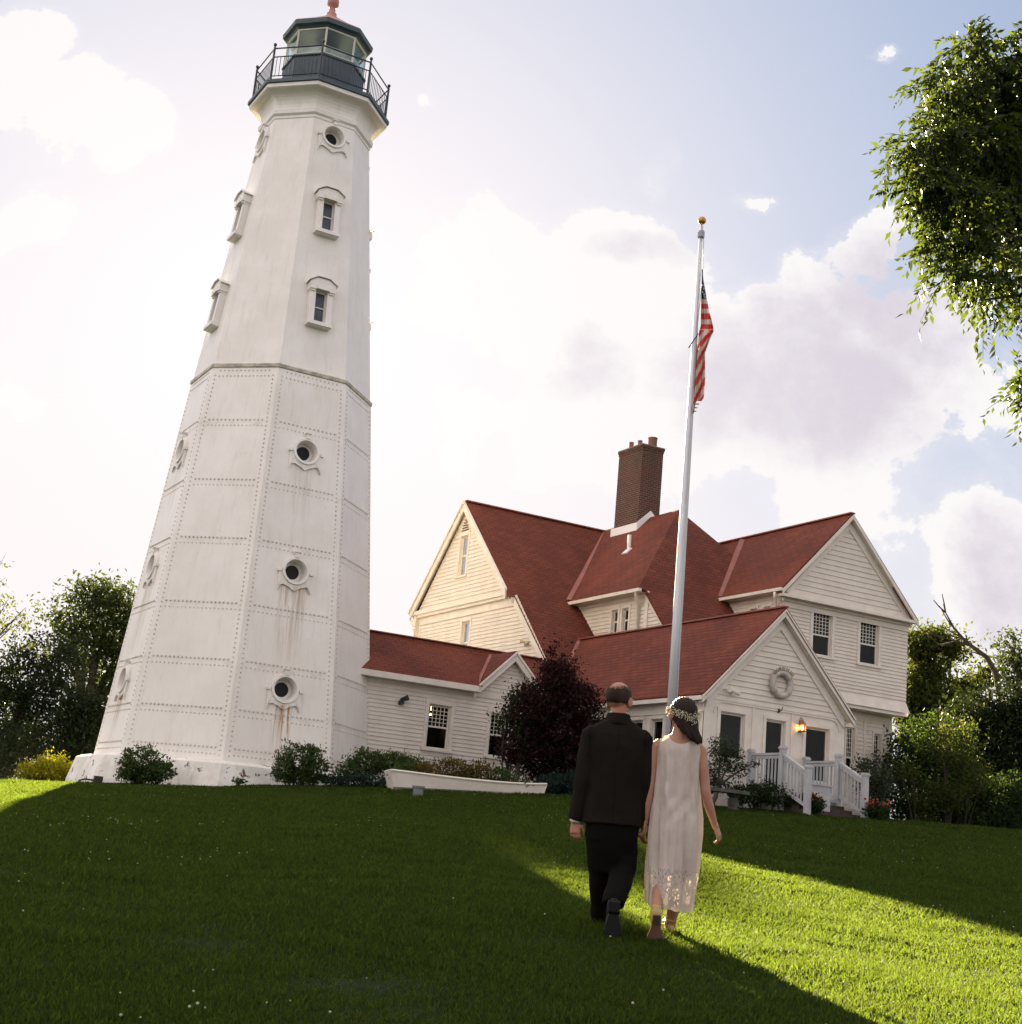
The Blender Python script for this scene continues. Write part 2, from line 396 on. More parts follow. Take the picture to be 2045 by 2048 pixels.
# ------------------------------------------------------------------ ground
def groundmat():
    m=bpy.data.materials.new('lawn_soil'); m.use_nodes=True; nt=m.node_tree; nt.nodes.clear(); g=N(nt)
    out=g.new('ShaderNodeOutputMaterial'); b=g.new('ShaderNodeBsdfPrincipled')
    pos=g.new('ShaderNodeNewGeometry').outputs['Position']
    c=g.mix(g.smooth(g.noise(pos,.6,6,.6),.35,.65),(.006,.016,.003),(.008,.018,.004))
    c=g.mix(g.smooth(g.noise(pos,30,4,.7),.4,.7),c,(.014,.026,.007))
    g.put(b.inputs['Base Color'],c); b.inputs['Roughness'].default_value=.95; b.inputs['Specular IOR Level'].default_value=.1
    g.l.new(b.outputs[0],out.inputs[0]); return m
def build_ground():
    xs=np.concatenate([np.array([-900,-500,-250,-120,-80]),np.arange(-60,60.1,1.),np.array([80,120,250,500,900])])
    ys=np.concatenate([np.array([-200,-60,-20]),np.arange(-8,60,.75),np.array([62,66,72,80,100,150,300,600,1200])])
    X,Y=np.meshgrid(xs,ys); Z=ground(np.clip(X,-60,60),np.clip(Y,-8,200))
    Z=np.where(Y>200,Z-(Y-200)*.02,Z)
    co=np.stack([X,Y,Z],-1).reshape(-1,3); nx=len(xs); ny=len(ys)
    i,j=np.meshgrid(np.arange(nx-1),np.arange(ny-1)); a=(j*nx+i).ravel()
    f=np.stack([a,a+1,a+nx+1,a+nx],1)
    o=newmesh('ground',co,f,groundmat(),origin=(0,0,0),smooth=True); tag(o,kind='structure')
build_ground()
def bounce_yard():
    m=mat('pale_bounce_surface',(.57,.52,.46),(.49,.45,.39),1.5,.9,.003,40)
    us=np.linspace(-3.5,8.3,14); vs_=np.linspace(3.6,20,18); co=[]
    for v in vs_:
        for u_ in us:
            p=W(u_,v,0); co.append((p.x,p.y,gz(p.x,p.y)+.03))
    n=len(us); fs=[(j*n+i,j*n+i+1,(j+1)*n+i+1,(j+1)*n+i) for j in range(len(vs_)-1) for i in range(n-1)]
    tag(newmesh('added_bounce_paving',co,fs,m,origin=(0,0,0)),kind='structure')  # unseen paving, added to bounce sunlight onto the side gable
bounce_yard()

def grassmat():
    m=bpy.data.materials.new('grass_blade'); m.use_nodes=True; nt=m.node_tree; nt.nodes.clear(); g=N(nt)
    out=g.new('ShaderNodeOutputMaterial'); b=g.new('ShaderNodeBsdfPrincipled'); t=g.new('ShaderNodeBsdfTranslucent')
    geo=g.new('ShaderNodeNewGeometry'); pos=geo.outputs['Position']; r=geo.outputs['Random Per Island']
    c=g.mix(g.smooth(g.noise(pos,.55,5,.6),.35,.65),(.0022,.0150,.0052),(.0034,.0168,.0056))
    c=g.mix(g.smooth(g.noise(pos,2.6,4,.6),.45,.7,0,.7),c,(.0022,.0105,.0036))
    c=g.mix(g.smooth(g.noise(pos,.33,5,.7,.4),.48,.66,0,.6),c,(.0060,.0165,.0050))
    c=g.mix(g.smooth(g.noise(pos,.9,5,.65,.6),.56,.74,0,.75),c,(.0055,.0115,.0038))
    c=g.mix(g.m('GREATER_THAN',r,.94),c,(.014,.016,.006))
    k=g.m('MULTIPLY_ADD',g.m('FRACT',g.m('MULTIPLY',r,17.3)),.7,.65)
    g.put(b.inputs['Base Color'],g.vm('SCALE',c,scale=k)); b.inputs['Roughness'].default_value=.65; b.inputs['Specular IOR Level'].default_value=.12; b.inputs['Specular Tint'].default_value=(.9,1.,.45,1)
    g.put(t.inputs[0],g.vm('SCALE',g.mix(.112,c,(.50,.64,.04)),scale=g.m('MULTIPLY',k,1.52)))
    x=g.new('ShaderNodeMixShader'); x.inputs[0].default_value=.58
    g.l.new(b.outputs[0],x.inputs[1]); g.l.new(t.outputs[0],x.inputs[2]); g.l.new(x.outputs[0],out.inputs[0]); return m
def build_grass():
    rng=np.random.default_rng(3); Ys=[];
    edges=np.concatenate([np.arange(4.6,12,.5),np.arange(12,35.5,1.)])
    XX=[];YY=[]
    for y0,y1 in zip(edges[:-1],edges[1:]):
        ym=(y0+y1)/2; dens=GD*(7/max(ym,6))**1.5; hw=.40*y1+1.6; n=int(dens*(y1-y0)*2*hw)
        XX.append(rng.uniform(-hw,hw,n)); YY.append(rng.uniform(y0,y1,n))
    x=np.concatenate(XX); y=np.concatenate(YY)
    # keep off the tower plinth and the house
    U=(x-TCX)*UX+(y-TCY)*UY; V=-(x-TCX)*UY+(y-TCY)*UX
    keep=~((np.hypot(x-TCX,y-TCY)<3.75)|((U>8.4)&(V>-8.3))|((U>0)&(V>-3.2)))
    x=x[keep];y=y[keep]; n=len(x); z=ground(x,y)-.006
    d=np.maximum(y,6.5)/7
    # clumped heights
    tuft=.5+.5*np.sin(x*3.1+1.7*np.sin(y*2.3))*np.sin(y*3.7+1.3*np.sin(x*1.9))
    patch=.5+.5*np.sin(x*.8+2*np.sin(y*.5))*np.sin(y*.9+1.1)
    h=(.018+.019*rng.random(n)+.018*tuft*patch+.022*(rng.random(n)>.985)+.016*(tuft>.8)*(rng.random(n)>.5))*np.minimum(1+.05*(y-7),1.35)
    w=(.0026+.0020*rng.random(n))*d**.85
    az=rng.uniform(0,2*np.pi,n); la=rng.uniform(0,2*np.pi,n); lean=h*rng.uniform(.1,.9,n)
    dx,dy=np.cos(az)*w,np.sin(az)*w; lx,ly=np.cos(la)*lean,np.sin(la)*lean
    P0=np.stack([x-dx,y-dy,z],1); P1=np.stack([x+dx,y+dy,z],1)
    P2=np.stack([x+dx*.75+lx*.35,y+dy*.75+ly*.35,z+h*.6],1); P3=np.stack([x-dx*.75+lx*.35,y-dy*.75+ly*.35,z+h*.6],1)
    P4=np.stack([x+lx,y+ly,z+h],1)
    co=np.stack([P0,P1,P2,P3,P4],1).reshape(-1,3); b=np.arange(n)*5
    t=np.concatenate([np.stack([b,b+1,b+2],1),np.stack([b,b+2,b+3],1),np.stack([b+3,b+2,b+4],1)])
    o=newmesh('lawn_grass',co,t,grassmat(),origin=(0,0,0)); 
    tag(o,'short mown green grass of the lawn in front of the lighthouse','grass',kind='stuff')
    # white clover heads
    k=900; cx=rng.uniform(-11,11,k*4); cy=5+30*rng.random(k*4)**1.5
    pm=np.sin(cx*.9+1.2*np.sin(cy*.6))*np.sin(cy*.8+.5)+rng.normal(0,.45,k*4)
    s=(pm>.55)&(np.abs(cx)<.4*cy+1); cx=cx[s];cy=cy[s]; cz=ground(cx,cy)+.045
    mb=MB()
    for a,b_,c in zip(cx,cy,cz):
        r=random.uniform(.004,.008); mb.ball((a,b_,c),r,r,r*.8,5,4)
    o=mb.build('clover_flowers',mat('clover_white',(.42,.42,.30),(.30,.30,.18),9,.8),origin=(0,0,0))
    tag(o,'tiny white clover heads scattered through the lawn','clover',kind='stuff')
GD=6800
build_grass()

# ------------------------------------------------------------------ lighthouse tower
C8,S8=math.cos(math.pi/8),math.sin(math.pi/8)
def Rt(z): return 3.43-(z-1.64)*.10556 if z<11.54 else 2.37-(z-11.54)*(2.37-1.50)/(19.1-11.54)
OCT0=AZ+math.pi/2
def octp(R,z,k,off=0):   # vertex k, k=0..7, az angle
    a=OCT0+(k+.5)*math.pi/4; return Vector((TCX+(R+off)*math.sin(a),TCY+(R+off)*math.cos(a),z))
def octprism(mb,levels,cap0=True,cap1=True):
    vs=[];fs=[]
    for R,z in levels: vs+=[octp(R,z,k) for k in range(8)]
    for i in range(len(levels)-1):
        for k in range(8):
            k2=(k+1)%8; fs.append((i*8+k2,i*8+k,(i+1)*8+k,(i+1)*8+k2))
    if cap0: fs.append(tuple(range(8)))
    if cap1: fs.append(tuple((len(levels)-1)*8+k for k in range(7,-1,-1)))
    return mb.add(vs,fs)
def face_frame(k,z,R=None):
    """centre of face between vertex k-1 and k (normal az OCT0+k*45deg): point, tangent to viewer's right, normal, up-slope"""
    R=Rt(z) if R is None else R
    a=OCT0+k*math.pi/4; n=Vector((math.sin(a),math.cos(a),0)); t=Vector((0,0,1)).cross(n).normalized()
    p=Vector((TCX,TCY,z))+n*(R*C8); return p,t,n
TG=gz(-6.5,33.5)
tower=thing('lighthouse_tower',(TCX,TCY,TG-.1),'tall white octagonal iron lighthouse tower with riveted lower half and dark lantern room','lighthouse')
mb=MB(); octprism(mb,[(4.06,TG-.6),(4.02,TG+.02),(3.86,1.50),(3.72,1.56),(3.3,1.60)]); mb.build('plinth',PLINTH,tower)
import bmesh
def bored(name,levels,zs,m):
    mb=MB(); octprism(mb,levels); o=mb.build(name,m,tower)
    bm=bmesh.new(); bm.from_mesh(o.data); bmesh.ops.recalc_face_normals(bm,faces=bm.faces); bm.to_mesh(o.data); bm.free()
    cm=MB()
    for k in (0,2,4,6):
        for z in zs:
            p,t,n=face_frame(k,z); cm.lathe(p,[(.262,-.34),(.262,.3)],32,axis=n)
    c=cm.build('cutter',None,tower); bm=bmesh.new(); bm.from_mesh(c.data); bmesh.ops.recalc_face_normals(bm,faces=bm.faces); bm.to_mesh(c.data); bm.free()
    md=o.modifiers.new('b','BOOLEAN'); md.object=c; md.operation='DIFFERENCE'; md.solver='EXACT'
    bpy.context.view_layer.update()
    me=bpy.data.meshes.new_from_object(o.evaluated_get(bpy.context.evaluated_depsgraph_get())); o.modifiers.clear(); o.data=me
    bpy.data.objects.remove(c); return o
bored('riveted_lower_shell',[(Rt(1.55),1.55),(Rt(11.4),11.46)],(3.40,6.29,9.38),IRON)
mb=MB()
# lap seams of the plates: narrow raised bands
for zs in (9.95,8.36,6.85,5.23,3.86,2.71,1.80):
    octprism(mb,[(Rt(zs+.11)+.016,zs-.11),(Rt(zs+.11)+.007,zs+.11)],False,False)
for k in range(8):
    p0,t0,n0=face_frame(k,1.6); p1_,t1,n1=face_frame(k,11.4)
    for s in (-1,1):
        a=p0+t0*(s*(Rt(1.6)*S8-.10))+n0*.001; b=p1_+t0*(s*(Rt(11.4)*S8-.10))+n0*.001; mb.bar(a,b,.19,.008,up=n0)
mb.build('seam_bands',IRON,tower)
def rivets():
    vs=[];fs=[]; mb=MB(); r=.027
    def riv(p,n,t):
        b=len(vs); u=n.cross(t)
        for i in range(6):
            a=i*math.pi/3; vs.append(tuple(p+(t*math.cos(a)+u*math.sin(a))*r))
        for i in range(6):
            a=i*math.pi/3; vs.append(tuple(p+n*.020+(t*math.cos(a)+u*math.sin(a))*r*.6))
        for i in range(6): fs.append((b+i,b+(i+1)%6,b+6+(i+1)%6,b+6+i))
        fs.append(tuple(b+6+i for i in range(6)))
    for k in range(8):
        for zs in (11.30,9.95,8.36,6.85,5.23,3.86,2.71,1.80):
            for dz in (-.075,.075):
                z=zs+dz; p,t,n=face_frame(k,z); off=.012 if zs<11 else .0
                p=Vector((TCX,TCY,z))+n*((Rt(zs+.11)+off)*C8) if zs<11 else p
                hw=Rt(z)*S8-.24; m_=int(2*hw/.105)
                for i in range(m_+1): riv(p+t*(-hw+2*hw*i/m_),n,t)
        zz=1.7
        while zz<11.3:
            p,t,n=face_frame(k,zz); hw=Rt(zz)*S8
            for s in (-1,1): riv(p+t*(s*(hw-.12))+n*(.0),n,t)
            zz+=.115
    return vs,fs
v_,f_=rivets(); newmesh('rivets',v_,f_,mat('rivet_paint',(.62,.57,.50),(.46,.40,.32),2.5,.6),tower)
mb=MB(); octprism(mb,[(2.39,11.44),(2.43,11.47),(2.43,11.55),(2.375,11.58)]); mb.build('belt_moulding',mat('belt_paint',(.55,.51,.42),(.30,.28,.22),5,.7),tower)
bored('upper_shell',[(2.365,11.56),(Rt(19.2),19.2)],(18.46,),IRON)
mb=MB(); octprism(mb,[(1.50,18.86),(1.545,18.9),(1.545,18.97),(1.60,19.02),(1.61,19.14),(1.55,19.17),(1.54,19.2)]); mb.build('neck_moulding',IRON,tower)
# coved bracket course under the gallery
prof=[(1.50,19.12)]
for i in range(7):
    a=i/6*math.pi/2; prof.append((1.53+.27*(1-math.cos(a)),19.2+.42*math.sin(a)))
prof+= [(1.90,19.64),(1.93,19.66),(1.93,19.76)]
mb=MB(); octprism(mb,prof); mb.build('gallery_cove',IRON,tower)
mb=MB(); octprism(mb,[(1.90,19.762),(1.985,19.775),(1.985,19.87),(1.95,19.89)]); deck=mb.build('gallery_deck',DARKM,tower)
# railing
mb=MB(); posts=[octp(1.86,19.88,k) for k in range(8)]
for k in range(8):
    a,b=posts[k],posts[(k+1)%8]
    for h,r in ((.98,.021),(.72,.017),(.14,.017)):
        mb.tube([a+DZ*h,b+DZ*h],r,6)
    for i in range(1,13):
        if True:
            p=a.lerp(b,i/13); mb.tube([p+DZ*.14,p+DZ*.72],.010,5)
mb.build('rails_and_bars',BLACKM,deck)
for p in posts:
    m_=MB(); m_.lathe(p,[(.032,0),(.030,1.02),(.018,1.04),(.045,1.08),(.045,1.12),(.012,1.15)],8); m_.build('railing_post',BLACKM,deck)
# scroll braces at the side posts
mb=MB(); octprism(mb,[(1.16,19.88),(1.143,19.9),(1.143,20.98),(1.19,21.0),(1.19,21.05)]); 
lw=mb.build('lantern_wall',DARKM,tower)
mb=MB()
for k in range(8):
    p,t,n=face_frame(k,20.4,1.143)
    for i in range(-3,4): mb.box(p+t*(i*.12)+n*.004,.006,.004,.5,(t,n,DZ))
mb.build('plank_battens',DARKM,lw)
mb=MB(); octprism(mb,[(1.09,21.06),(1.09,21.86)],False,False); gl=mb.build('lantern_glass',LGLASS,tower)
mb=MB()
for k in range(8):
    a,b=octp(1.10,21.05,k),octp(1.10,21.87,k); mb.bar(a,b,.05,.05)
    c,d=octp(1.10,21.05,(k+1)%8),octp(1.10,21.87,(k+1)%8)
    mb.bar(a+DZ*.03,c+DZ*.03,.05,.06); mb.bar(b-DZ*.02,d-DZ*.02,.05,.05)
mb.build('glazing_frame',mat('pale_frame',(.55,.52,.44),None,rough=.5),tower)
mb=MB(); octprism(mb,[(1.06,21.06),(1.06,21.36)]); mb.build('inner_parapet',mat('inner_cream',(.72,.62,.48),(.45,.38,.28),5,.7),tower)
mb=MB(); mb.lathe((TCX,TCY,21.1),[(.12,0),(.12,.2),(.28,.22),(.34,.34),(.36,.45),(.34,.56),(.28,.66),(.12,.68)],16); mb.build('lens',mat('lens_glass',(.25,.32,.30),(.15,.2,.2),20,.15),tower,smooth=False)
mb=MB(); octprism(mb,[(1.04,21.84),(1.12,21.85),(1.17,21.93),(1.27,21.96),(1.285,22.08),(1.27,22.10)]); mb.build('lantern_cornice',DARKM,tower)
mb=MB(); octprism(mb,[(1.265,22.102),(1.24,22.13),(.7,22.46),(.28,22.76),(.16,22.84)]); mb.build('lantern_roof',mat('faded_red_paint',(.42,.20,.17),(.34,.15,.13),8,.6),tower)
PINK=mat('faded_red_paint',(.42,.20,.17),(.34,.15,.13),8,.6)
mb=MB(); mb.lathe((TCX,TCY,22.72),[(.30,0),(.19,.12),(.135,.18),(.14,.22),(.14,.25),(.095,.28),(.085,.46),(.145,.50),(.165,.54),(.165,.66),(.14,.74),(.06,.82),(.03,1.1)],20); mb.build('ventilator',PINK,tower,smooth=True)
m_=MB(); p,t,n=face_frame(-1,19.9,1.2); m_.lathe(p+n*.25+DZ*.0,[(.05,0),(.05,.06)],10); m_.box(p+n*.2+DZ*.25,.07,.1,.1,(t,n,DZ)); m_.lathe(p+n*.28+DZ*.25,[(.13,-.06),(.16,.1)],14,axis=n); m_.build('gallery_lamp',DARKM,deck)

# the windows of the tower: same design on four alternate faces
def oculus(k,z,plate=True):
    p,t,n=face_frame(k,z); slope=math.atan(.1056*C8 if z<11.5 else .115*C8)
    up=(DZ*math.cos(slope)-n*math.sin(slope)).normalized(); nn=t.cross(up).normalized()
    if nn.dot(n)<0: nn=-nn
    s=.0
    root=MB()
    # surround: ring with shaped apron, deep round reveal
    ro,ri,dep=.40,.285,.10
    seg=32; vs=[];fs=[]
    def P(x,y,w): return p+t*x+up*y+nn*w
    outer=[]
    for i in range(seg):
        a=2*math.pi*i/seg; x,y=math.cos(a),math.sin(a)
        rr=ro
        if y<-.15:    # apron: pointed below, stepped at the sides
            px_=x*.47; 
            if abs(x)>.78: q=(math.copysign(.42,x),-.10-.42*(abs(x)<.93)*1.0)
            elif abs(x)>.55: q=(math.copysign(.40,x),-.40)
            elif abs(x)>.35: q=(math.copysign(.28,x),-.36)
            else: q=(x*.55,-.50+abs(x)*.35)
            outer.append(q); continue
        outer.append((x*rr,y*rr))
    for q in outer: vs.append(P(q[0],q[1],-.02))
    for q in outer: vs.append(P(q[0],q[1],dep*.55))
    for i in range(seg): a=2*math.pi*i/seg; vs.append(P(math.cos(a)*.35,math.sin(a)*.35,dep*.55))
    for i in range(seg): a=2*math.pi*i/seg; vs.append(P(math.cos(a)*.34,math.sin(a)*.34,dep))
    for i in range(seg): a=2*math.pi*i/seg; vs.append(P(math.cos(a)*ri,math.sin(a)*ri,dep))
    for L in range(4):
        for i in range(seg):
            j=(i+1)%seg; fs.append((L*seg+i,L*seg+j,(L+1)*seg+j,(L+1)*seg+i))
    # reveal running back into the wall, then a flat ring round the pane
    b=len(vs)-seg
    for q,r in ((.0,.258),(-.20,.250),(-.20,.175)):
        for i in range(seg):
            a=2*math.pi*i/seg; c_=p+t*(math.cos(a)*r)+up*(math.sin(a)*r); vs.append(c_+n*q)
        for i in range(seg):
            j=(i+1)%seg; fs.append((b+i,b+j,b+seg+j,b+seg+i))
        b+=seg
    m_=MB(); m_.add(vs,fs)
    m_.box(P(0,.40,.07),.05,.07,.05,(t,up,nn)); m_.box(P(0,.47,.09),.075,.015,.06,(t,up,nn))
    for s_ in (-1,1): m_.box(P(s_*.41,-.02,.045),.045,.035,.045,(t,up,nn))
    o=m_.build('round_window',IRON,tower)
    g_=MB(); g_.lathe(p-n*.20,[(.178,-.01),(.178,.006)],24,axis=n); g_.build('dark_pane',mat('hole_dark',(.010,.011,.012),None,rough=.4,spec=.15),o)
    return o
def tallwin(k,z):
    p,t,n=face_frame(k,z); slope=math.atan(.115*C8)
    up=(DZ*math.cos(slope)-n*math.sin(slope)).normalized(); nn=n*math.cos(slope)+DZ*math.sin(slope)
    def P(x,y,w): return p+t*x+up*y+nn*w
    A=(t,up,nn); m_=MB()
    for s in (-1,1):
        m_.box(P(s*.235,-.05,.07),.075,.46,.10,A)
        m_.box(P(s*.26,.42,.11),.085,.05,.13,A)
        m_.box(P(s*.26,.35,.10),.06,.03,.11,A)
    m_.box(P(0,-.56,.09),.33,.05,.13,A); m_.box(P(0,-.61,.07),.29,.02,.10,A)
    # pediment: hipped hood
    m_.slab([P(-.35,.46,.24),P(.35,.46,.24),P(.35,.58,.24),P(.16,.70,.24),P(-.16,.70,.24),P(-.35,.58,.24)],nn*-.26)
    m_.slab([P(-.40,.57,.29),P(-.17,.72,.29),P(.17,.72,.29),P(.40,.57,.29),P(.40,.60,.29),P(.17,.755,.29),P(-.17,.755,.29),P(-.40,.60,.29)],nn*-.30)
    m_.box(P(0,.44,.13),.17,.05,.12,A)
    o=m_.build('pedimented_window',IRON,tower)
    f=MB()
    for s in (-1,1): f.box(P(s*.145,-.06,.035),.016,.43,.02,A)
    for y in (-.49,-.06,.37): f.box(P(0,y,.035),.15,.016,.02,A)
    f.build('sash',TRIM,o)
    g_=MB(); g_.box(P(0,-.06,.014),.15,.43,.006,A); g_.build('pane',mat('tower_pane',(.045,.058,.068),(.07,.085,.095),3,.2,spec=.35),o)
for k in (0,2,4,6):
    for z in (3.40,6.29,9.38,18.46): oculus(k,z)
    for z in (13.40,16.05): tallwin(k,z)
m_=MB(); q=Vector((-8.77,33.32,gz(-8.77,33.3)))
m_.box(q+DZ*.10,.09,.07,.08); m_.box(q+DZ*.02,.03,.03,.05)
tag(m_.build('ground_floodlight',mat('rusty_black',(.02,.015,.012),(.05,.025,.015),20,.7)),'small dark rusty floodlight on the lawn at the left foot of the tower plinth','floodlight')
m_=MB(); m_.tube([q+DU*-.08+DZ*.08,q+Vector((-.3,0,.09)),q+Vector((-.42,0,.05)),q+Vector((-.45,0,-.05))],.02,8)
tag(m_.build('conduit_pipe',MATS['rusty_black'],smooth=True),'thin bent dark pipe lying beside the floodlight against the tower plinth','pipe')
# ------------------------------------------------------------------ clapboard walls, roofs, windows
SID=.118
def siding(mb,poly,fr,rects=(),board=SID,out0=.003,out1=.024,flat=False):
    """poly: convex list of (s,z). fr=(origin function (s,z,w)->Vector). rects: openings (s0,s1,z0,z1)"""
    zmin=min(p[1] for p in poly); zmax=max(p[1] for p in poly)
    zs=set([zmin,zmax]); z=math.floor(zmin/board)*board
    while z<zmax:
        if z>zmin: zs.add(z)
        z+=board
    for r in rects:
        for q in (r[2],r[3]):
            if zmin<q<zmax: zs.add(q)
    for p in poly:
        if zmin<p[1]<zmax: zs.add(p[1])
    zs=sorted(zs)
    def span(z,inner):
        xs=[]; n=len(poly)
        for i in range(n):
            (x1,z1),(x2,z2)=poly[i],poly[(i+1)%n]
            if abs(z1-z2)<1e-9:
                if abs(z-z1)<1e-6: xs+=[x1,x2]
                continue
            if min(z1,z2)-1e-9<=z<=max(z1,z2)+1e-9: xs.append(x1+(x2-x1)*(z-z1)/(z2-z1))
        return (min(xs),max(xs)) if xs else None
    for a,b in zip(zs[:-1],zs[1:]):
        if b-a<1e-5: continue
        e=1e-6; sa=span(a+e,b); sb=span(b-e,a)
        if not sa or not sb: continue
        zm=(a+b)/2; base=math.floor(zm/board)*board
        wa=0.01 if flat else out1-(out1-out0)*(a-base)/board; wb=.01 if flat else out1-(out1-out0)*(b-base)/board
        cuts=sorted([(r[0],r[1]) for r in rects if r[2]<zm<r[3]])
        segs=[]; cur=None
        lo=(sa[0],sb[0])
        for c in cuts:
            if c[0]>max(lo): segs.append((lo,(c[0],c[0])))
            lo=(max(c[1],lo[0]),max(c[1],lo[1]))
        if min(sa[1],sb[1])>min(lo) or True:
            if sa[1]-lo[0]>-1e-6 and (sa[1]-lo[0]+sb[1]-lo[1])>1e-4: segs.append((lo,(sa[1],sb[1])))
        for (l0,l1),(r0,r1) in segs:
            mb.add([fr(l0,a,wa),fr(r0,a,wa),fr(r1,b,wb),fr(l1,b,wb)],[(0,1,2,3)])
            if not flat and abs(a-base)<1e-6: mb.add([fr(l0,a,0),fr(r0,a,0),fr(r0,a,wa),fr(l0,a,wa)],[(0,1,2,3)])
# frames: front walls face -V (viewer's right = +U); side walls face -U (viewer's right = -V)
def FV(v): return lambda s,z,w: W(s,v-w,z)
def FU(u): return lambda s,z,w: W(u-w,s,z)
def wall(name,parent,poly,fr,rects=(),m=None,flat=False,extra=None,board=SID):
    mb=MB(); siding(mb,poly,fr,rects,flat=flat,board=board)
    if extra: extra(mb)
    return mb.build(name,m or CREAM,parent)
def fbox(mb,fr,s0,s1,z0,z1,w0,w1):
    P=[fr(s0,z0,w0),fr(s1,z0,w0),fr(s1,z1,w0),fr(s0,z1,w0),fr(s0,z0,w1),fr(s1,z0,w1),fr(s1,z1,w1),fr(s0,z1,w1)]
    mb.add(P,[(3,2,1,0),(4,5,6,7),(0,1,5,4),(2,3,7,6),(1,2,6,5),(3,0,4,7)])
def window(parent,fr,s0,s1,z0,z1,cols=5,rows=5,split=.48,cas=.10,head=.13,sill=True,plain=False,lower=True,depth=.10,room=True,glass=None,label=None,casem=False):
    """double hung window; opening s0..s1, z0..z1"""
    lo,hi=min(s0,s1),max(s0,s1)
    f=MB()
    if cas:
        fbox(f,fr,lo-cas,lo,z0-.02,z1+.0,-.02,.034); fbox(f,fr,hi,hi+cas,z0-.02,z1+.0,-.02,.034)
        fbox(f,fr,lo-cas-.01,hi+cas+.01,z1,z1+head,-.02,.040)
        if sill: fbox(f,fr,lo-cas-.03,hi+cas+.03,z0-.075,z0-.02,-.05,.075); fbox(f,fr,lo-cas,hi+cas,z0-.14,z0-.075,-.02,.026)
    # reveals
    for a,b,c,d in ((lo,lo+.02,z0-.02,z1),(hi-.02,hi,z0-.02,z1),(lo+.02,hi-.02,z1-.02,z1),(lo+.02,hi-.02,z0-.02,z0)): fbox(f,fr,a,b,c,d,-depth-.04,.0)
    root=f.build('window',TRIM,parent)
    if label: root['label']=label
    s=MB(); a,b,c,d=lo+.02,hi-.02,z0,z1-.02; st=.038; zm=c+(d-c)*split
    for x in (a,b-st): fbox(s,fr,x,x+st,c,d,-.09,-.05)
    for x in (c,d-st): fbox(s,fr,a+st,b-st,x,x+st,-.09,-.05)
    if not plain:
        fbox(s,fr,a+st,b-st,zm-.02,zm+.025,-.09,-.045)
        gx0,gx1,gz0,gz1=a+st,b-st,zm+.025,d-st
        for i in range(1,cols): x=gx0+(gx1-gx0)*i/cols; fbox(s,fr,x-.0075,x+.0075,gz0,gz1,-.08,-.058)
        for i in range(1,rows): z=gz0+(gz1-gz0)*i/rows; fbox(s,fr,gx0,gx1,z-.0075,z+.0075,-.078,-.060)
    s.build('sash',TRIM,root)
    g_=MB(); fbox(g_,fr,a+st-.005,b-st+.005,c+st-.005,d-st+.005,-.0725,-.0695); g_.build('pane',glass or GLASS,root)
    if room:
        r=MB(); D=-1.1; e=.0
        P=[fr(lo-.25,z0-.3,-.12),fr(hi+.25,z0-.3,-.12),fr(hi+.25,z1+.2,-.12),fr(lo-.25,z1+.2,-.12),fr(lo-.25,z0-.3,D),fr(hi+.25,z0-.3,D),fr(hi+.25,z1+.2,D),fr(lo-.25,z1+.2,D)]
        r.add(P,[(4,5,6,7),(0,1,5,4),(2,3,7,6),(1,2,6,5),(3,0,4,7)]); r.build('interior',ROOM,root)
    return root
def roofpoly(mb,poly,th=.09):
    poly=[Vector(p) for p in poly]; n=(poly[1]-poly[0]).cross(poly[2]-poly[0]).normalized()
    if n.z<0: n=-n
    mb.slab(poly,-n*th)
def strip(mb,a,b,w=.09,h=.02):
    mb.bar(Vector(a)+DZ*.015,Vector(b)+DZ*.015,w,h)

ZB=.9   # wall foot (below grade)
# ================= passage between tower and house
link=thing('passage_building',W(4.5,-1,1.2),'low white clapboard passage with red shingle roof joining the tower to the house','passage')
fr=FV(-1.3)
lw1=(4.66,5.33,2.60,3.75); lw2=(6.52,7.19,2.60,3.75)
wall('front_wall',link,[(2.55,ZB),(8.9,ZB),(8.9,4.30),(2.55,4.30)],fr,(lw1,lw2),board=.105)
wall('small_gable_wall',link,[(6.0,4.30),(8.1,4.30),(7.02,5.32)],FV(-1.32),board=.105)
window(link,fr,*lw1,5,5,.50,room=True,label='window with a small lit lamp behind its upper panes')
window(link,fr,*lw2,5,5,.50)
mb=MB()
fbox(mb,fr,2.55,8.9,4.12,4.34,.0,.03)   # frieze
for s in (2.62,): fbox(mb,fr,s,s+.10,ZB,4.12,0,.035)
mb.build('trim',TRIM,link)
mb=MB(); el=(-1.62,4.36); rz=5.62; rv=.15
roofpoly(mb,[W(2.45,el[0],el[1]),W(5.95,el[0],el[1]),W(7.02,-.15,5.33),W(8.14,el[0],el[1]),W(8.95,el[0],el[1]),W(8.95,rv,rz),W(2.45,rv,rz)])
roofpoly(mb,[W(2.45,rv,rz),W(8.8,rv,rz),W(8.8,1.9,4.3),W(2.45,1.9,4.3)])
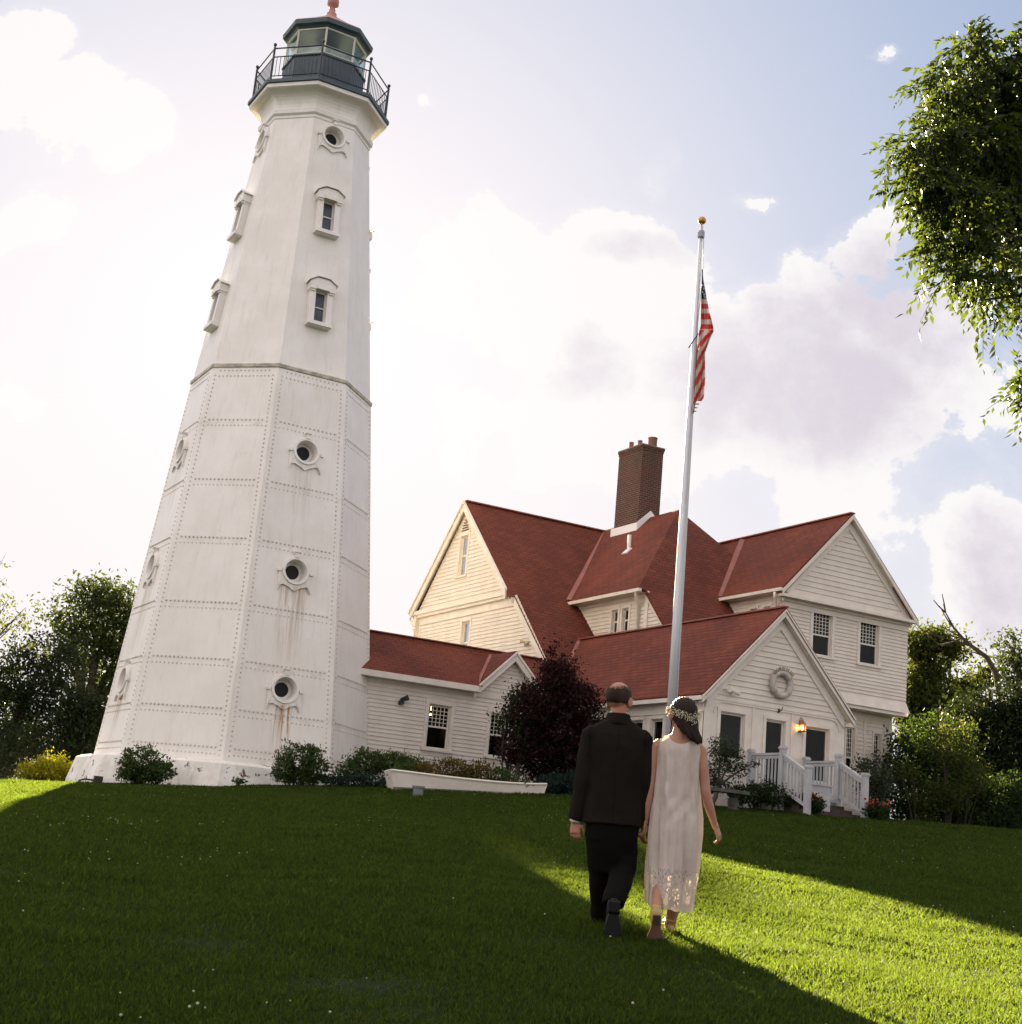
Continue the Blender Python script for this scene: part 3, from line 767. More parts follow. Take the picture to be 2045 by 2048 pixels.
# little cross gable
gp=5.47; 
roofpoly(mb,[W(5.90,-1.52,4.36),W(7.02,-1.52,gp),W(7.02,-.02,gp),W(6.02,-1.55,4.42)],.07)
roofpoly(mb,[W(8.14,-1.52,4.36),W(7.02,-1.52,gp),W(7.02,-.02,gp),W(8.22,-1.55,4.42)],.07)
mb.build('roof',ROOF,link,uv=True)
mb=MB(); strip(mb,W(5.93,-1.50,4.40),W(7.02,-.06,gp)); strip(mb,W(8.12,-1.50,4.40),W(7.02,-.06,gp)); mb.bar(W(2.45,rv,rz+.01),W(8.8,rv,rz+.01),.16,.03)
mb.build('ridge_and_valley_caps',RIDGE,link)
mb=MB()
fbox(mb,FV(-1.60),2.45,5.92,4.20,4.355,0,.05)                 # eaves gutter board
mb.add([W(2.45,-1.6,4.2),W(6.0,-1.6,4.2),W(6.0,-1.3,4.2),W(2.45,-1.3,4.2)],[(0,1,2,3)])
def rake(mb,fr,a,b,w=.18,w0=-.02,w1=.05,drop=.0):
    """board along sloping edge a->b (s,z), lying below it"""
    s0,z0=a;s1,z1=b
    P=[(s0,z0-w),(s1,z1-w),(s1,z1),(s0,z0)]
    vs=[fr(x,z,w0) for x,z in P]+[fr(x,z,w1) for x,z in P]
    mb.add(vs,[(3,2,1,0),(4,5,6,7),(0,1,5,4),(2,3,7,6),(1,2,6,5),(3,0,4,7)])
F_=FV(-1.50)
rake(mb,F_,(5.86,4.27),(7.02,5.41),.22,-.03,.04); rake(mb,F_,(8.18,4.27),(7.02,5.41),.22,-.03,.04)
rake(mb,FV(-1.55),(5.86,4.31),(7.02,5.45),.07,-.01,.03); rake(mb,FV(-1.55),(8.18,4.31),(7.02,5.45),.07,-.01,.03)
for (a,b) in (((5.95,4.22),(7.02,5.30)),((8.1,4.22),(7.02,5.30))):
    mb.add([W(a[0],-1.5,a[1]),W(b[0],-1.5,b[1]),W(b[0],-1.3,b[1]),W(a[0],-1.3,a[1])],[(0,1,2,3)])
rake(mb,FU(2.43),(-1.66,4.36),(.15,5.66),.17,0,.03)
mb.build('eaves_trim',TRIM,link)
# black twin floodlight on the passage wall
q=W(3.82,-1.34,3.66); m_=MB(); m_.box(q-DV*.03,.055,.06,.05); m_.tube([q-DV*.06+DZ*.02,q-DV*.12+DZ*.08],.018,8)
h=(DU*.5-DV*.7+DZ*.25).normalized(); m_.lathe(q-DV*.10+DZ*.10+DU*.05,[(.045,-.1),(.055,.0),(.075,.10),(.07,.10)],12,axis=h)
tag(m_.build('wall_floodlight',BLACKM),'black floodlight on the clapboard passage wall between tower and first window','floodlight')
# lit lamp seen through the passage window
m_=MB(); m_.ball(W(4.88,-1.0,3.50),.03,nu=10,nv=8); m_.tube([W(4.88,-1.0,3.60),W(4.88,-1.0,3.85)],.008,6)
tag(m_.build('pendant_lamp',mat('lamp_glow',(.8,.6,.2),None,emit=(1,.72,.30,2.0))),'small glowing lamp hanging behind the upper panes of the passage window','lamp')

# ================= keeper's house
house=thing('keepers_house',W(12.5,-1,1.4),"large white clapboard house with steep red shingle roofs and a round wreath gable porch",'house')
UG=8.8
g1=(5.74,6.28,8.84,10.18); g2=(5.15,5.70,5.9,7.27); UE=8.80; UT=8.93; UL=8.98
wall('side_gable_wall',house,[(9.05,7.92),(2.95,7.92),(6.0,11.14)],FU(UT),(g1,),board=.13)
wall('side_lower_wall',house,[(8.9,ZB),(8.9,7.78),(2.25,7.78),(-1.25,4.2),(-1.25,ZB)],FU(UL),(g2,))
# a window on the -U wall: s axis is V; viewer's right is -V
PALEG=glassmat('sky_glass',(.6,.68,.8),.55)
window(house,FU(UT),*g1,plain=False,cols=1,rows=1,split=.5,glass=PALEG)
window(house,FU(UL),*g2,plain=False,cols=1,rows=1,split=.5,glass=PALEG)
# louvred vent in the peak
mb=MB(); 
for i in range(5):
    z=10.34+i*.085; hw=.26*(1-i/5.3); 
    P=FU(UT-.02); mb.add([P(6-hw,z,0),P(6+hw,z,0),P(6+hw,z+.03,.05),P(6-hw,z+.03,.05)],[(0,1,2,3),(3,2,1,0)])
mb.slab([FU(UT)(5.68,10.30,.005),FU(UT)(6.32,10.30,.005),FU(UT)(6.0,10.86,.005)],DU*.02)
mb.build('louvred_vent',mat('vent_tan',(.40,.32,.20),(.30,.24,.15),9,.8),house)  # slats and backing share one mottled tan
# main roof
def mz(v): return 11.34-.985*(6.0-v)
mb=MB()
roofpoly(mb,[W(UE,6.0,11.34),W(17.5,6.0,11.34),W(17.5,-1.0,mz(-1.0)),W(13.0,-1.6,mz(-1.6)),W(8.93,-1.6,mz(-1.6)),W(8.93,2.3,mz(2.3)),W(UE,2.3,mz(2.3))])
roofpoly(mb,[W(UE,6.0,11.34),W(17.5,6.0,11.34),W(17.5,9.35,7.98),W(UE,9.35,7.98)])
main_roof=mb.build('main_roof',ROOF,house,uv=True)
mb=MB()
F_=FU(UE-.02)
rake(mb,F_,(9.34,7.90),(6.0,11.26),.26,-.02,.03); rake(mb,F_,(2.6,7.93),(6.0,11.26),.26,-.02,.03)
rake(mb,FU(UE-.05),(9.40,7.93),(6.0,11.33),.07,-.03,.05); rake(mb,FU(UE-.05),(2.55,7.98),(6.0,11.33),.07,-.03,.05)
mb.add([W(UE,9.3,7.86),W(UE,6,11.16),W(8.92,6,11.16),W(8.92,9.3,7.86)],[(0,1,2,3)]); mb.add([W(UE,2.7,7.89),W(UE,6,11.16),W(8.92,6,11.16),W(8.92,2.7,7.89)],[(0,1,2,3)])
fbox(mb,FU(UT),2.72,9.38,7.80,7.93,-.05,.13); fbox(mb,FU(UT),2.80,9.26,7.70,7.80,-.05,.08); fbox(mb,FU(UL),2.3,9.1,7.45,7.70,0,.04)
rake(mb,FU(UL),(-1.62,mz(-1.62)-.01),(2.32,mz(2.32)-.01),.22,.055,.085)
mb.uvbox(8.79,8.92,2.26,2.295,mz(2.28)-.16,mz(2.28)-.0)
fbox(mb,FU(UL),8.78,8.92,ZB,7.5,0,.04)
for i in range(6): mb.uvbox(8.80,9.1,8.92,8.92+.07*(i+1),7.10+i*.10,7.19+i*.10) # bracket under the rear eave
mb.build('side_gable_trim',TRIM,house)
wall('rear_wall',house,[(8.8,ZB),(17.4,ZB),(17.4,7.9),(8.8,7.9)],lambda s,z,w: W(s,8.9+w,z))
mb=MB(); mb.bar(W(UE,6.0,11.35),W(14.3,6.0,11.35),.2,.04); 
ZE=7.90; PK=Vector((14.35,1.7)); PZ=11.42
strip(mb,W(10.98,2.52,7.96),W(14.35,5.95,11.36),.16); 
mb.build('ridge_and_valley_caps',RIDGE,house)
# wing with hipped end
mb=MB()
roofpoly(mb,[W(10.98,-1.32,ZE),W(14.35,1.7,PZ),W(14.35,6.1,PZ),W(10.98,2.6,ZE)])
roofpoly(mb,[W(17.72,-1.32,ZE),W(14.35,1.7,PZ),W(14.35,6.1,PZ),W(17.72,6.1,ZE)])
s_=(PZ-ZE)/(1.7+1.32)
roofpoly(mb,[W(10.98,-1.32,ZE),W(17.72,-1.32,ZE),W(14.35,1.7,PZ)])
roofpoly(mb,[W(11.22,-1.30,ZE+.02),W(15.0,-1.30,ZE+.02),W(15.0,-4.6,ZE-1.05*3.3),W(11.22,-4.6,ZE-1.05*3.3)],.08)
mb.build('wing_roof',ROOF,house,uv=True)
dw1=(.15,.47,6.78,7.48); dw2=(-.42,-.09,6.78,7.48)
wall('dormer_wall',house,[(2.55,7.85),(-1.35,7.85),(-3.9,5.2),(-3.9,4.6),(2.55,4.6)],FU(11.32),(dw1,dw2))
for d_ in (dw1,dw2): window(house,FU(11.32),*d_,plain=False,cols=1,rows=1,split=.5,cas=.10,head=.10,sill=False)
mb=MB(); F_=FU(11.32)
fbox(mb,F_,-.56,.62,6.60,6.68,0,.06); fbox(mb,F_,-1.42,-1.24,5.5,7.72,0,.045)
fbox(mb,F_,-1.4,2.5,7.70,7.86,0,.05)
rake(mb,FU(11.30),(-4.0,5.08),(-1.3,7.90),.20,-.01,.05)
# gutter
fbox(mb,FU(11.02),-1.40,2.60,7.80,7.90,-.02,.09)
mb.add([W(11.0,-1.4,7.8),W(11.0,2.6,7.8),W(11.32,2.6,7.8),W(11.32,-1.4,7.8)],[(0,1,2,3)])
mb.build('wing_eaves_trim',TRIM,house)
mb=MB(); mb.tube([W(11.0,-1.18,7.86),W(11.0,-1.18,7.70),W(11.22,-.98,7.52),W(11.25,-.98,6.1),W(11.18,-.98,5.98)],.045,8); mb.build('downspout',TRIM,house,smooth=True)
# chimney
mb=MB(); mb.uvbox(13.9,14.75,3.34,4.76,10.4,13.72); mb.uvbox(13.885,14.765,3.325,4.775,13.72,13.80); mb.uvbox(13.865,14.785,3.305,4.795,13.80,13.88)
ch=mb.build('chimney',BRICK,house,uv=True)
mb=MB(); mb.uvbox(13.86,14.79,3.30,4.80,13.88,13.91); mb.build('chimney_cap',STONE,ch)
for (u_,v_,r_,h_) in ((14.5,3.66,.15,.34),(14.25,4.05,.075,.27),(14.1,4.35,.075,.24),(14.5,4.4,.08,.2)):
    mb=MB(); mb.lathe(W(u_,v_,13.92),[(r_,0),(r_,h_),(r_*1.08,h_),(r_*1.08,h_+.04),(r_*.8,h_+.04),(r_*.8,h_-.1)],16); mb.build('chimney_pot',CLAY,ch)
mb=MB(); F_=FU(13.86); WH=mat('white_flashing',(.72,.70,.70),None,rough=.5)
rs=(PZ-ZE)/(14.35-10.98); zl=ZE+rs*(13.9-10.98)
fbox(mb,F_,3.30,4.84,zl-.12,zl+.20,-.03,.03)
Fr=FV(3.30)
mb.slab([Fr(13.83,zl-.12,.0),Fr(14.35,PZ-.05,.0),Fr(14.85,PZ-.5,0),Fr(14.85,PZ-.2,.0),Fr(14.35,PZ+.22,.0),Fr(13.83,zl+.20,.0)],DV*-.03)
mb.build('flashing',WH,ch)
p_=W(12.87,2.2,9.85); m_=MB(); m_.tube([p_-DZ*.1,p_+DZ*.52],.062,10); m_.box(p_-DU*.06-DV*.0+DZ*-.02,.14,.14,.02,((DU*.7-DZ*-.7).normalized(),DV,(DZ*.7-DU*.7).normalized()))
m_.build('vent_pipe',WH,house)

# ---- right gable wing
UR=16.62; VR=-3.7
r1=(15.50,16.22,6.46,7.73); r2=(17.31,18.04,6.46,7.73)
wall('front_gable_wall',house,[(14.42,8.18),(19.1,8.18),(UR,10.52)],FV(VR-.12),board=.155)
wall('front_upper_wall',house,[(14.36,5.20),(19.20,5.20),(19.20,8.1),(14.36,8.1)],FV(VR),(r1,r2),board=.105)
for d_ in (r1,r2): window(house,FV(VR),*d_,5,6,.47,sill=True)
wall('front_wing_side_wall',house,[(VR,8.1),(-.3,8.1),(-.3,4.5),(VR,4.5)],FU(14.36),((-2.57,-2.28,7.2,7.72),(-3.18,-2.88,7.2,7.72)))
for d_ in ((-2.57,-2.28,7.2,7.72),(-3.18,-2.88,7.2,7.72)): window(house,FU(14.36),*d_,plain=False,cols=1,rows=1,split=.5,cas=.07,head=.07,sill=False)
lw=(17.36,17.68,3.35,4.62); lw_=(18.44,18.72,3.3,4.54)
wall('front_lower_wall',house,[(14.36,ZB),(19.12,ZB),(19.12,5.2),(14.36,5.2)],FV(-3.20),(lw,lw_))
window(house,FV(-3.20),*lw,3,6,.30,cas=.07,head=.08); window(house,FV(-3.20),*lw_,2,6,.30,cas=.06,head=.07)
wall('right_side_wall',house,[(VR,5.2),(5,5.2),(5,8.0),(VR,8.0)],lambda s,z,w: W(19.20+w,s,z))
wall('right_lower_side_wall',house,[(-3.1,ZB),(5,ZB),(5,5.2),(-3.1,5.2)],lambda s,z,w: W(19.12+w,s,z))
mb=MB(); RZ=10.80
roofpoly(mb,[W(14.08,VR-.30,8.16),W(14.08,.1,8.16),W(UR,3.2,RZ),W(UR,VR-.30,RZ)])
roofpoly(mb,[W(19.36,VR-.30,8.00),W(19.36,5.2,8.00),W(UR,5.2,RZ),W(UR,VR-.30,RZ)])
mb.build('front_gable_roof',ROOF,house,uv=True)
mb=MB(); strip(mb,W(14.1,-1.08,8.18),W(16.5,1.05,10.70),.17,.05); mb.bar(W(UR,VR-.30,RZ+.01),W(UR,3.0,RZ+.01),.18,.04); mb.build('ridge_and_valley_caps',RIDGE,house)
mb=MB(); F_=FV(VR-.30)
for e,ze in ((14.10,8.10),(19.34,7.94)): rake(mb,F_,(e,ze),(UR,RZ-.05),.13,-.02,.03)
for e,s in ((14.10,1),(19.34,-1)): 
    mb.add([W(e,VR-.30,7.92),W(UR,VR-.30,10.62),W(UR,VR-.12,10.62),W(e,VR-.12,7.92)],[(0,1,2,3)])
    rake(mb,FV(VR-.13),(e+s*.12,8.06),(UR,10.60),.28,0,.035)
fbox(mb,FV(VR-.13),14.30,19.16,7.98,8.18,0,.03)
fbox(mb,FV(VR),14.12,19.32,7.90,7.98,-.02,.32); fbox(mb,FV(VR),14.25,19.3,7.82,7.90,-.02,.10)
fbox(mb,FV(VR),14.34,19.22,7.66,7.82,0,.045)
fbox(mb,FV(VR),14.35,14.49,5.2,7.66,.0,.035)
fbox(mb,FV(VR),14.36,19.27,5.10,5.20,-.45,.05)
# flared foot of the upper storey
mb.add([W(14.36,VR-.025,5.5),W(19.20,VR-.025,5.5),W(19.29,VR-.10,5.2),W(14.36,VR-.10,5.2)],[(0,1,2,3)])
fbox(mb,FV(-3.2),19.0,19.13,ZB,4.9,0,.035); fbox(mb,FV(-3.2),18.02,18.11,ZB,4.9,0,.035); fbox(mb,FV(-3.2),17.0,19.13,4.9,5.10,0,.03)
fbox(mb,FU(14.10),VR-.29,.0,8.04,8.13,-.02,.09); mb.add([W(14.1,VR-.28,8.04),W(14.1,0,8.04),W(14.36,0,8.04),W(14.36,VR-.28,8.04)],[(0,1,2,3)])
mb.build('front_gable_trim',TRIM,house)
mb=MB(); mb.tube([W(14.04,-3.72,8.02),W(14.04,-3.72,7.88),W(14.28,-3.5,7.70),W(14.29,-3.5,6.2)],.045,8); mb.build('downspout',TRIM,house,smooth=True)

# ---- porch
VP=-8.15; UP=10.62; PW0,PW1=8.46,12.80
w1=(8.94,9.67,2.72,3.80); dr=(10.31,10.91,1.98,3.79); w3=(11.55,12.31,2.45,3.76)
wall('porch_gable_wall',house,[(PW0+.05,4.08),(PW1-.05,4.08),(UP,6.22)],FV(VP),board=.135)
wall('porch_front_wall',house,[(PW0,ZB),(PW1,ZB),(PW1,4.08),(PW0,4.08)],FV(VP),(w1,dr,w3),flat=True,m=TRIM)
window(house,FV(VP),*w1,plain=True,cas=.09,head=.09); window(house,FV(VP),*w3,plain=True,cas=.09,head=.09)
door=window(house,FV(VP),*dr,plain=True,cas=.08,head=.09,sill=False); ORG['door']=ORG[door.name]; door.name='door'
mb=MB(); F_=FV(VP)
# arched head moulding over the three bays
pts=[]
x0,x1,zt,zc=8.74,12.62,4.02,.28
for i in range(7): a=i/6*math.pi/2; pts.append((x0+zc-zc*math.cos(a),zt-zc+zc*math.sin(a)))
pts+=[(x1-zc+zc*math.sin(i/6*math.pi/2),zt-zc+zc*math.cos(i/6*math.pi/2)) for i in range(7)]
for (a,b) in zip(pts[:-1],pts[1:]): mb.bar(F_(a[0],a[1],.02),F_(b[0],b[1],.02),.03,.035)
for s in (9.90,11.10): fbox(mb,F_,s-.02,s+.02,2.0,4.0,.01,.03)
fbox(mb,F_,PW0,PW1,4.05,4.10,.0,.03)
for e,s in ((8.27,1),(12.97,-1)):
    rake(mb,FV(VP-.18),(e,4.03),(UP,6.42),.12,-.03,.02); rake(mb,FV(VP-.20),(e,4.09),(UP,6.48),.05,-.03,.03)
    mb.add([W(e,VP-.18,3.91),W(UP,VP-.18,6.30),W(UP,VP,6.30),W(e,VP,3.91)],[(0,1,2,3)])
    rake(mb,FV(VP-.01),(e+s*.22,4.12),(UP,6.28),.28,0,.035)
fbox(mb,FU(8.30),VP-.18,-1.5,3.97,4.07,-.02,.08); mb.add([W(8.3,VP-.17,3.96),W(8.3,-1.4,3.96),W(8.46,-1.4,3.96),W(8.46,VP-.17,3.96)],[(0,1,2,3)])
fbox(mb,FU(8.46),VP,-1.3,3.72,3.96,0,.04)
mb.uvbox(12.80,12.97,VP-.17,VP+.1,3.88,3.98)
mb.build('porch_trim',TRIM,house)
sw=[(-6.57,-6.05,2.55,3.62),(-5.72,-5.2,2.55,3.62),(-4.7,-4.2,2.55,3.62),(-3.8,-3.3,2.55,3.62)]
wall('porch_side_wall',house,[(VP,ZB),(-1.25,ZB),(-1.25,4.0),(VP,4.0)],FU(8.46),sw,flat=True,m=TRIM)
for d_ in sw: window(house,FU(8.46),*d_,plain=True,cas=.07,head=.08,sill=False)
wall('porch_right_wall',house,[(VP,ZB),(-3.0,ZB),(-3.0,4.0),(VP,4.0)],lambda s,z,w: W(12.80+w,s,z))
mb=MB()
roofpoly(mb,[W(8.26,VP-.20,4.12),W(8.26,-1.40,4.12),W(UP,1.10,6.54),W(UP,VP-.20,6.54)])
roofpoly(mb,[W(12.98,VP-.20,4.12),W(12.98,-3.0,4.12),W(UP,1.10,6.54),W(UP,VP-.20,6.54)])
mb.build('porch_roof',ROOF,house,uv=True)
mb=MB(); mb.bar(W(UP,VP-.20,6.55),W(UP,1.1,6.55),.16,.04); strip(mb,W(8.28,-1.40,4.13),W(UP,1.08,6.54),.14); mb.build('porch_ridge_and_valley',RIDGE,house)
# deck, steps
mb=MB(); mb.uvbox(9.6,11.5,-9.55,VP-.02,1.9,1.98); dk=mb.build('porch_deck',COOLW,house)
mb=MB(); mb.uvbox(9.62,11.48,-9.50,VP-.02,1.2,1.9); mb.build('deck_skirt',COOLW,dk)
mb=MB()
GS=gz(*W(10.5,-10.4,0).xy)
for i in range(3):
    z=1.9-.0-(i+1)*(1.9-GS)/4+.02; mb.uvbox(9.78,11.36,-9.55-.27*(i+1),-9.55-.27*i,GS-.2,z)
mb.build('steps',STEP,house)
def rail(u):
    po=[(-8.38,2.99,1.2),(-9.52,3.04,1.3),(-10.42,2.60,GS-.1)]
    rt=MB()
    def line(v0,z0,v1,z1):
        rt.bar(W(u,v0,z0),W(u,v1,z1),.09,.05); rt.bar(W(u,v0,z0-.07),W(u,v1,z1-.07),.05,.07)
    line(-8.42,2.86,-9.52,2.86); line(-9.52,2.86,-10.42,2.42)
    rt.bar(W(u,-8.42,2.06),W(u,-9.52,2.06),.05,.07); rt.bar(W(u,-9.52,2.08),W(u,-10.42,1.68),.05,.07)
    root=rt.build('stair_railing',COOLW,house)
    bl=MB()
    for i in range(1,9): v=-8.42-1.10*i/9; bl.box(W(u,v,2.45),.016,.016,.38)
    for i in range(1,8): v=-9.52-.90*i/8; z=2.46-.44*i/8; bl.box(W(u,v,z-.02),.016,.016,.36)
    bl.build('balusters',COOLW,root)
    for v,zt,zb in po:
        b_=MB(); b_.uvbox(u-.06,u+.06,v-.06,v+.06,zb,zt-.07); b_.uvbox(u-.08,u+.08,v-.08,v+.08,zt-.07,zt-.03); b_.uvbox(u-.065,u+.065,v-.065,v+.065,zt-.03,zt)
        b_.build('railing_post',COOLW,root)
for u_ in (9.74,11.42): rail(u_)
# low gate on the steps
mb=MB(); mb.uvbox(10.02,10.66,-10.13,-10.08,1.62,2.20); mb.uvbox(9.98,10.70,-10.16,-10.05,2.20,2.24)
tag(mb.build('step_gate',COOLW),'low white wooden panel standing across the left half of the porch steps','gate panel')
# lantern by the door
p_=W(11.36,VP-.10,3.71); lan=thing('wall_lantern',p_,'small copper lantern with a lit bulb beside the porch door','wall lantern')
m_=MB(); m_.lathe(p_,[(.095,-.12),(.10,-.10),(.085,-.09)],8); m_.lathe(p_,[(.105,.04),(.10,.06),(.06,.12),(.03,.16),(.015,.2)],8)
for k in range(6): a=k*math.pi/3; q=p_+Vector((math.cos(a)*.088,math.sin(a)*.088,0)); m_.tube([q-DZ*.1,q+DZ*.05],.006,4)
m_.tube([p_+DZ*.17,p_+DZ*.24+DV*.05,p_+DZ*.17+DV*.1],.01,6); m_.box(p_+DV*.095+DZ*.12,.03,.008,.05); m_.build('lantern_body',COPPER,lan)
m_=MB(); m_.lathe(p_,[(.078,-.1),(.078,.045)],12,cap=False); m_.build('lantern_pane',glassmat('lantern_pane_glass',(1,.8,.5),.03),lan)
m_=MB(); m_.ball(p_-DZ*.02,.026,.026,.036,10,8); m_.build('bulb',mat('bulb_glow',(1,.7,.3),None,emit=(1,.62,.22,11)),lan)
# life ring wreath, hook, porch and gable fixtures
RING=mat('ring_offwhite',(.46,.43,.38),(.36,.33,.29),12,.7)
c_=W(10.68,VP-.08,4.66); lr=thing('life_ring_wreath',c_,'off-white life ring topped with dried sprigs, hung on the porch gable','life ring')
m_=MB(); pts=[c_+DU*(math.cos(a)*.28)+DZ*(math.sin(a)*.28) for a in [2*math.pi*i/32 for i in range(33)]]; m_.tube(pts,.078,12,cap=False); m_.build('ring',RING,lr,smooth=True)
for a in (.6,2.4,3.9,5.4):
    q=c_+DU*(math.cos(a)*.28)+DZ*(math.sin(a)*.28); ax=(DU*-math.sin(a)+DZ*math.cos(a)).normalized(); m_=MB(); m_.lathe(q,[(.081,-.03),(.081,.03)],12,axis=ax)
    m_.build('band',mat('band_grey',(.30,.28,.25),None),lr)
m_=MB(); rr=random.Random(5)
for i in range(26):
    a=math.pi*(.22+.56*i/25); q=c_+DU*(math.cos(a)*.30)+DZ*(math.sin(a)*.30)-DV*.05; e=q+DU*(math.cos(a)*.12+rr.uniform(-.02,.02))+DZ*(math.sin(a)*.12)-DV*.03; m_.tube([q,e],[.016,.006],5)
m_.build('sprigs',mat('dried_sprig',(.36,.31,.22),(.22,.2,.14),20,.9),lr)
m_=MB(); p_=W(10.67,VP-.03,4.05); m_.tube([p_-DZ*.06,p_-DV*.10-DZ*.02,p_-DV*.13+DZ*.07+DU*.03],[.012,.014,.008],8); m_.box(p_-DZ*.03,.025,.015,.05)
tag(m_.build('wall_hook',BLACKM),'small dark iron hook on the porch wall just below the life ring','hook')
def spot(name,q,m,label,heads,ax=DV):
    m_=MB(); m_.lathe(q,[(.06,0),(.055,.04)],12,axis=-ax)
    for hd in heads:
        hd=Vector(hd).normalized(); e=q-ax*.06+hd*.05; m_.tube([q-ax*.03,e],.018,6); m_.lathe(e,[(.03,0),(.04,.03),(.065,.13),(.06,.13)],12,axis=hd)
    tag(m_.build(name,m),label,'floodlight')
YEL=mat('aged_cream_fixture',(.50,.44,.32),(.38,.32,.22),20,.6)
spot('twin_floodlight',W(UL-.03,1.30,6.21),YEL,'yellowed twin floodlight on the sunlit side wall of the house near the roof edge',[-DU*.4+DV*.9+DZ*.3,-DU*.4-DV*.8-DZ*.5],DU)
spot('porch_floodlight',W(9.19,VP-.03,4.29),TRIM,'small white twin floodlight at the lower left of the porch gable',[-DV*.5+DU*.8-DZ*.2,-DV*.5-DU*.8+DZ*.1])

# ================= flagpole and flag
FY=27.8; FX=.1234*FY; FZ=gz(FX,FY)
def fz(px,py): d=px_dir(px,py); return d.z*FY/d.y
fp=thing('flagpole',(FX,FY,FZ),'tall tapering silver metal flagpole with a gilt ball standing behind the couple','flagpole')
ztop=fz(1404,452)
m_=MB(); H_=ztop-FZ
m_.tube([Vector((FX,FY,FZ-.3)),Vector((FX,FY,FZ+H_*.35)),Vector((FX,FY,FZ+H_*.7)),Vector((FX,FY,ztop))],[.098,.094,.068,.034],20); m_.build('pole',ALU,fp,smooth=True)
m_=MB(); m_.lathe((FX,FY,fz(1404,476)),[(.06,0),(.072,.01),(.072,.13),(.06,.16),(.02,.17)],14); m_.build('truck',mat('grey_metal',(.3,.3,.3),None,metal=.6),fp,smooth=False)
m_=MB(); m_.lathe((FX,FY,fz(1404,460)),[(.012,0),(.012,.14)],8); m_.ball((FX,FY,fz(1405,441)),.085,nu=20,nv=14); m_.build('ball',GOLD,fp,smooth=True)
m_=MB(); m_.tube([Vector((FX+.05,FY-.06,fz(1404,476))),Vector((FX+.075,FY-.06,fz(1399,560))),Vector((FX+.02,FY-.1,fz(1388,670))),Vector((FX+.06,FY-.1,FZ+5.)),Vector((FX+.09,FY-.08,FZ+1.2))],.008,6); m_.build('halyard',mat('rope',(.4,.38,.34),None),fp)
m_=MB(); m_.tube([Vector((FX-.12,FY-.05,fz(1384,698))),Vector((FX+.05,FY-.14,fz(1400,672)))],.012,6); m_.build('halyard_clip',BLACKM,fp)
def build_flag():
    # hanging, furled flag: grid over (hoist, fly) mapped to a draped strip
    cols={'r':(.42,.055,.045),'w':(.50,.45,.45),'b':(.030,.035,.075)}
    mats=[mat('flag_red',cols['r'],(.40,.05,.04),6,.8,trans=.3,tcol=(.45,.06,.05)),mat('flag_white',cols['w'],(.44,.40,.40),6,.8,trans=.3,tcol=(.5,.44,.42)),mat('flag_blue',cols['b'],None,rough=.8,trans=.2,tcol=(.04,.05,.12))]
    def bezr(z):  # outline in pixels: y -> (x left, x right)
        ys=[538,560,597,625,652,662,680,705,740,770,795,812,826]; xl=[1404,1404,1403,1402.5,1402,1399,1397,1393,1391,1390,1389,1387,1386]
        xr=[1405,1407,1414,1420,1427,1428,1420,1411,1411,1410,1408,1396,1392]
        return np.interp(z,ys,xl),np.interp(z,ys,xr)
    V_=[];F=[];M=[]; ny,nx=120,14
    for j in range(ny+1):
        y=538+(826-538)*j/ny; a,b=bezr(y)
        for i in range(nx+1):
            t=i/nx; x=a+(b-a)*t
            d=px_dir(x,y); depth=FY-.10+.10*math.sin(t*9+y*.02)*min(1,(y-530)/80)+.05*math.sin(t*4+1.5)
            V_.append(d*(depth/d.y))
    for j in range(ny):
        y=538+(826-538)*(j+.5)/ny
        for i in range(nx):
            t=(i+.5)/nx
            if y<597: m=2
            elif y<660:
                k=int((y-597)/10.3); m=0 if k%2 else 1
            else:
                # stripes slanting down the folded fly
                k=math.floor((y-660+t*44)/17.); m=0 if k%2==0 else 1
                if y>800 and t>.35 and math.sin(y*.9)>.2: continue
            k0=j*(nx+1)+i; F.append((k0,k0+1,k0+nx+2,k0+nx+1)); M.append(m)
    o=newmesh('flag',V_,F,mats[0],smooth=True)
    for m in mats[1:]: o.data.materials.append(m)
    o.data.polygons.foreach_set('material_index',M)
    md=o.modifiers.new('s','SOLIDIFY'); md.thickness=.006
    tag(o,'star spangled flag with red and white stripes hanging limp and folded from the flagpole','flag')
    # stars
    m_=MB()
    for (x,y) in ((1408.5,577),(1409.5,589),(1405.5,584),(1406,570),(1411.,594)):
        d=px_dir(x,y); c=d*((FY-.24)/d.y); vs=[c+Vector((math.sin(a)*r,0,math.cos(a)*r)) for a,r in [(i*math.pi/5,(.03 if i%2==0 else .013)) for i in range(10)]]
        m_.slab(vs,(0,.006,0))
    m_.build('stars',mats[1],o)
build_flag()

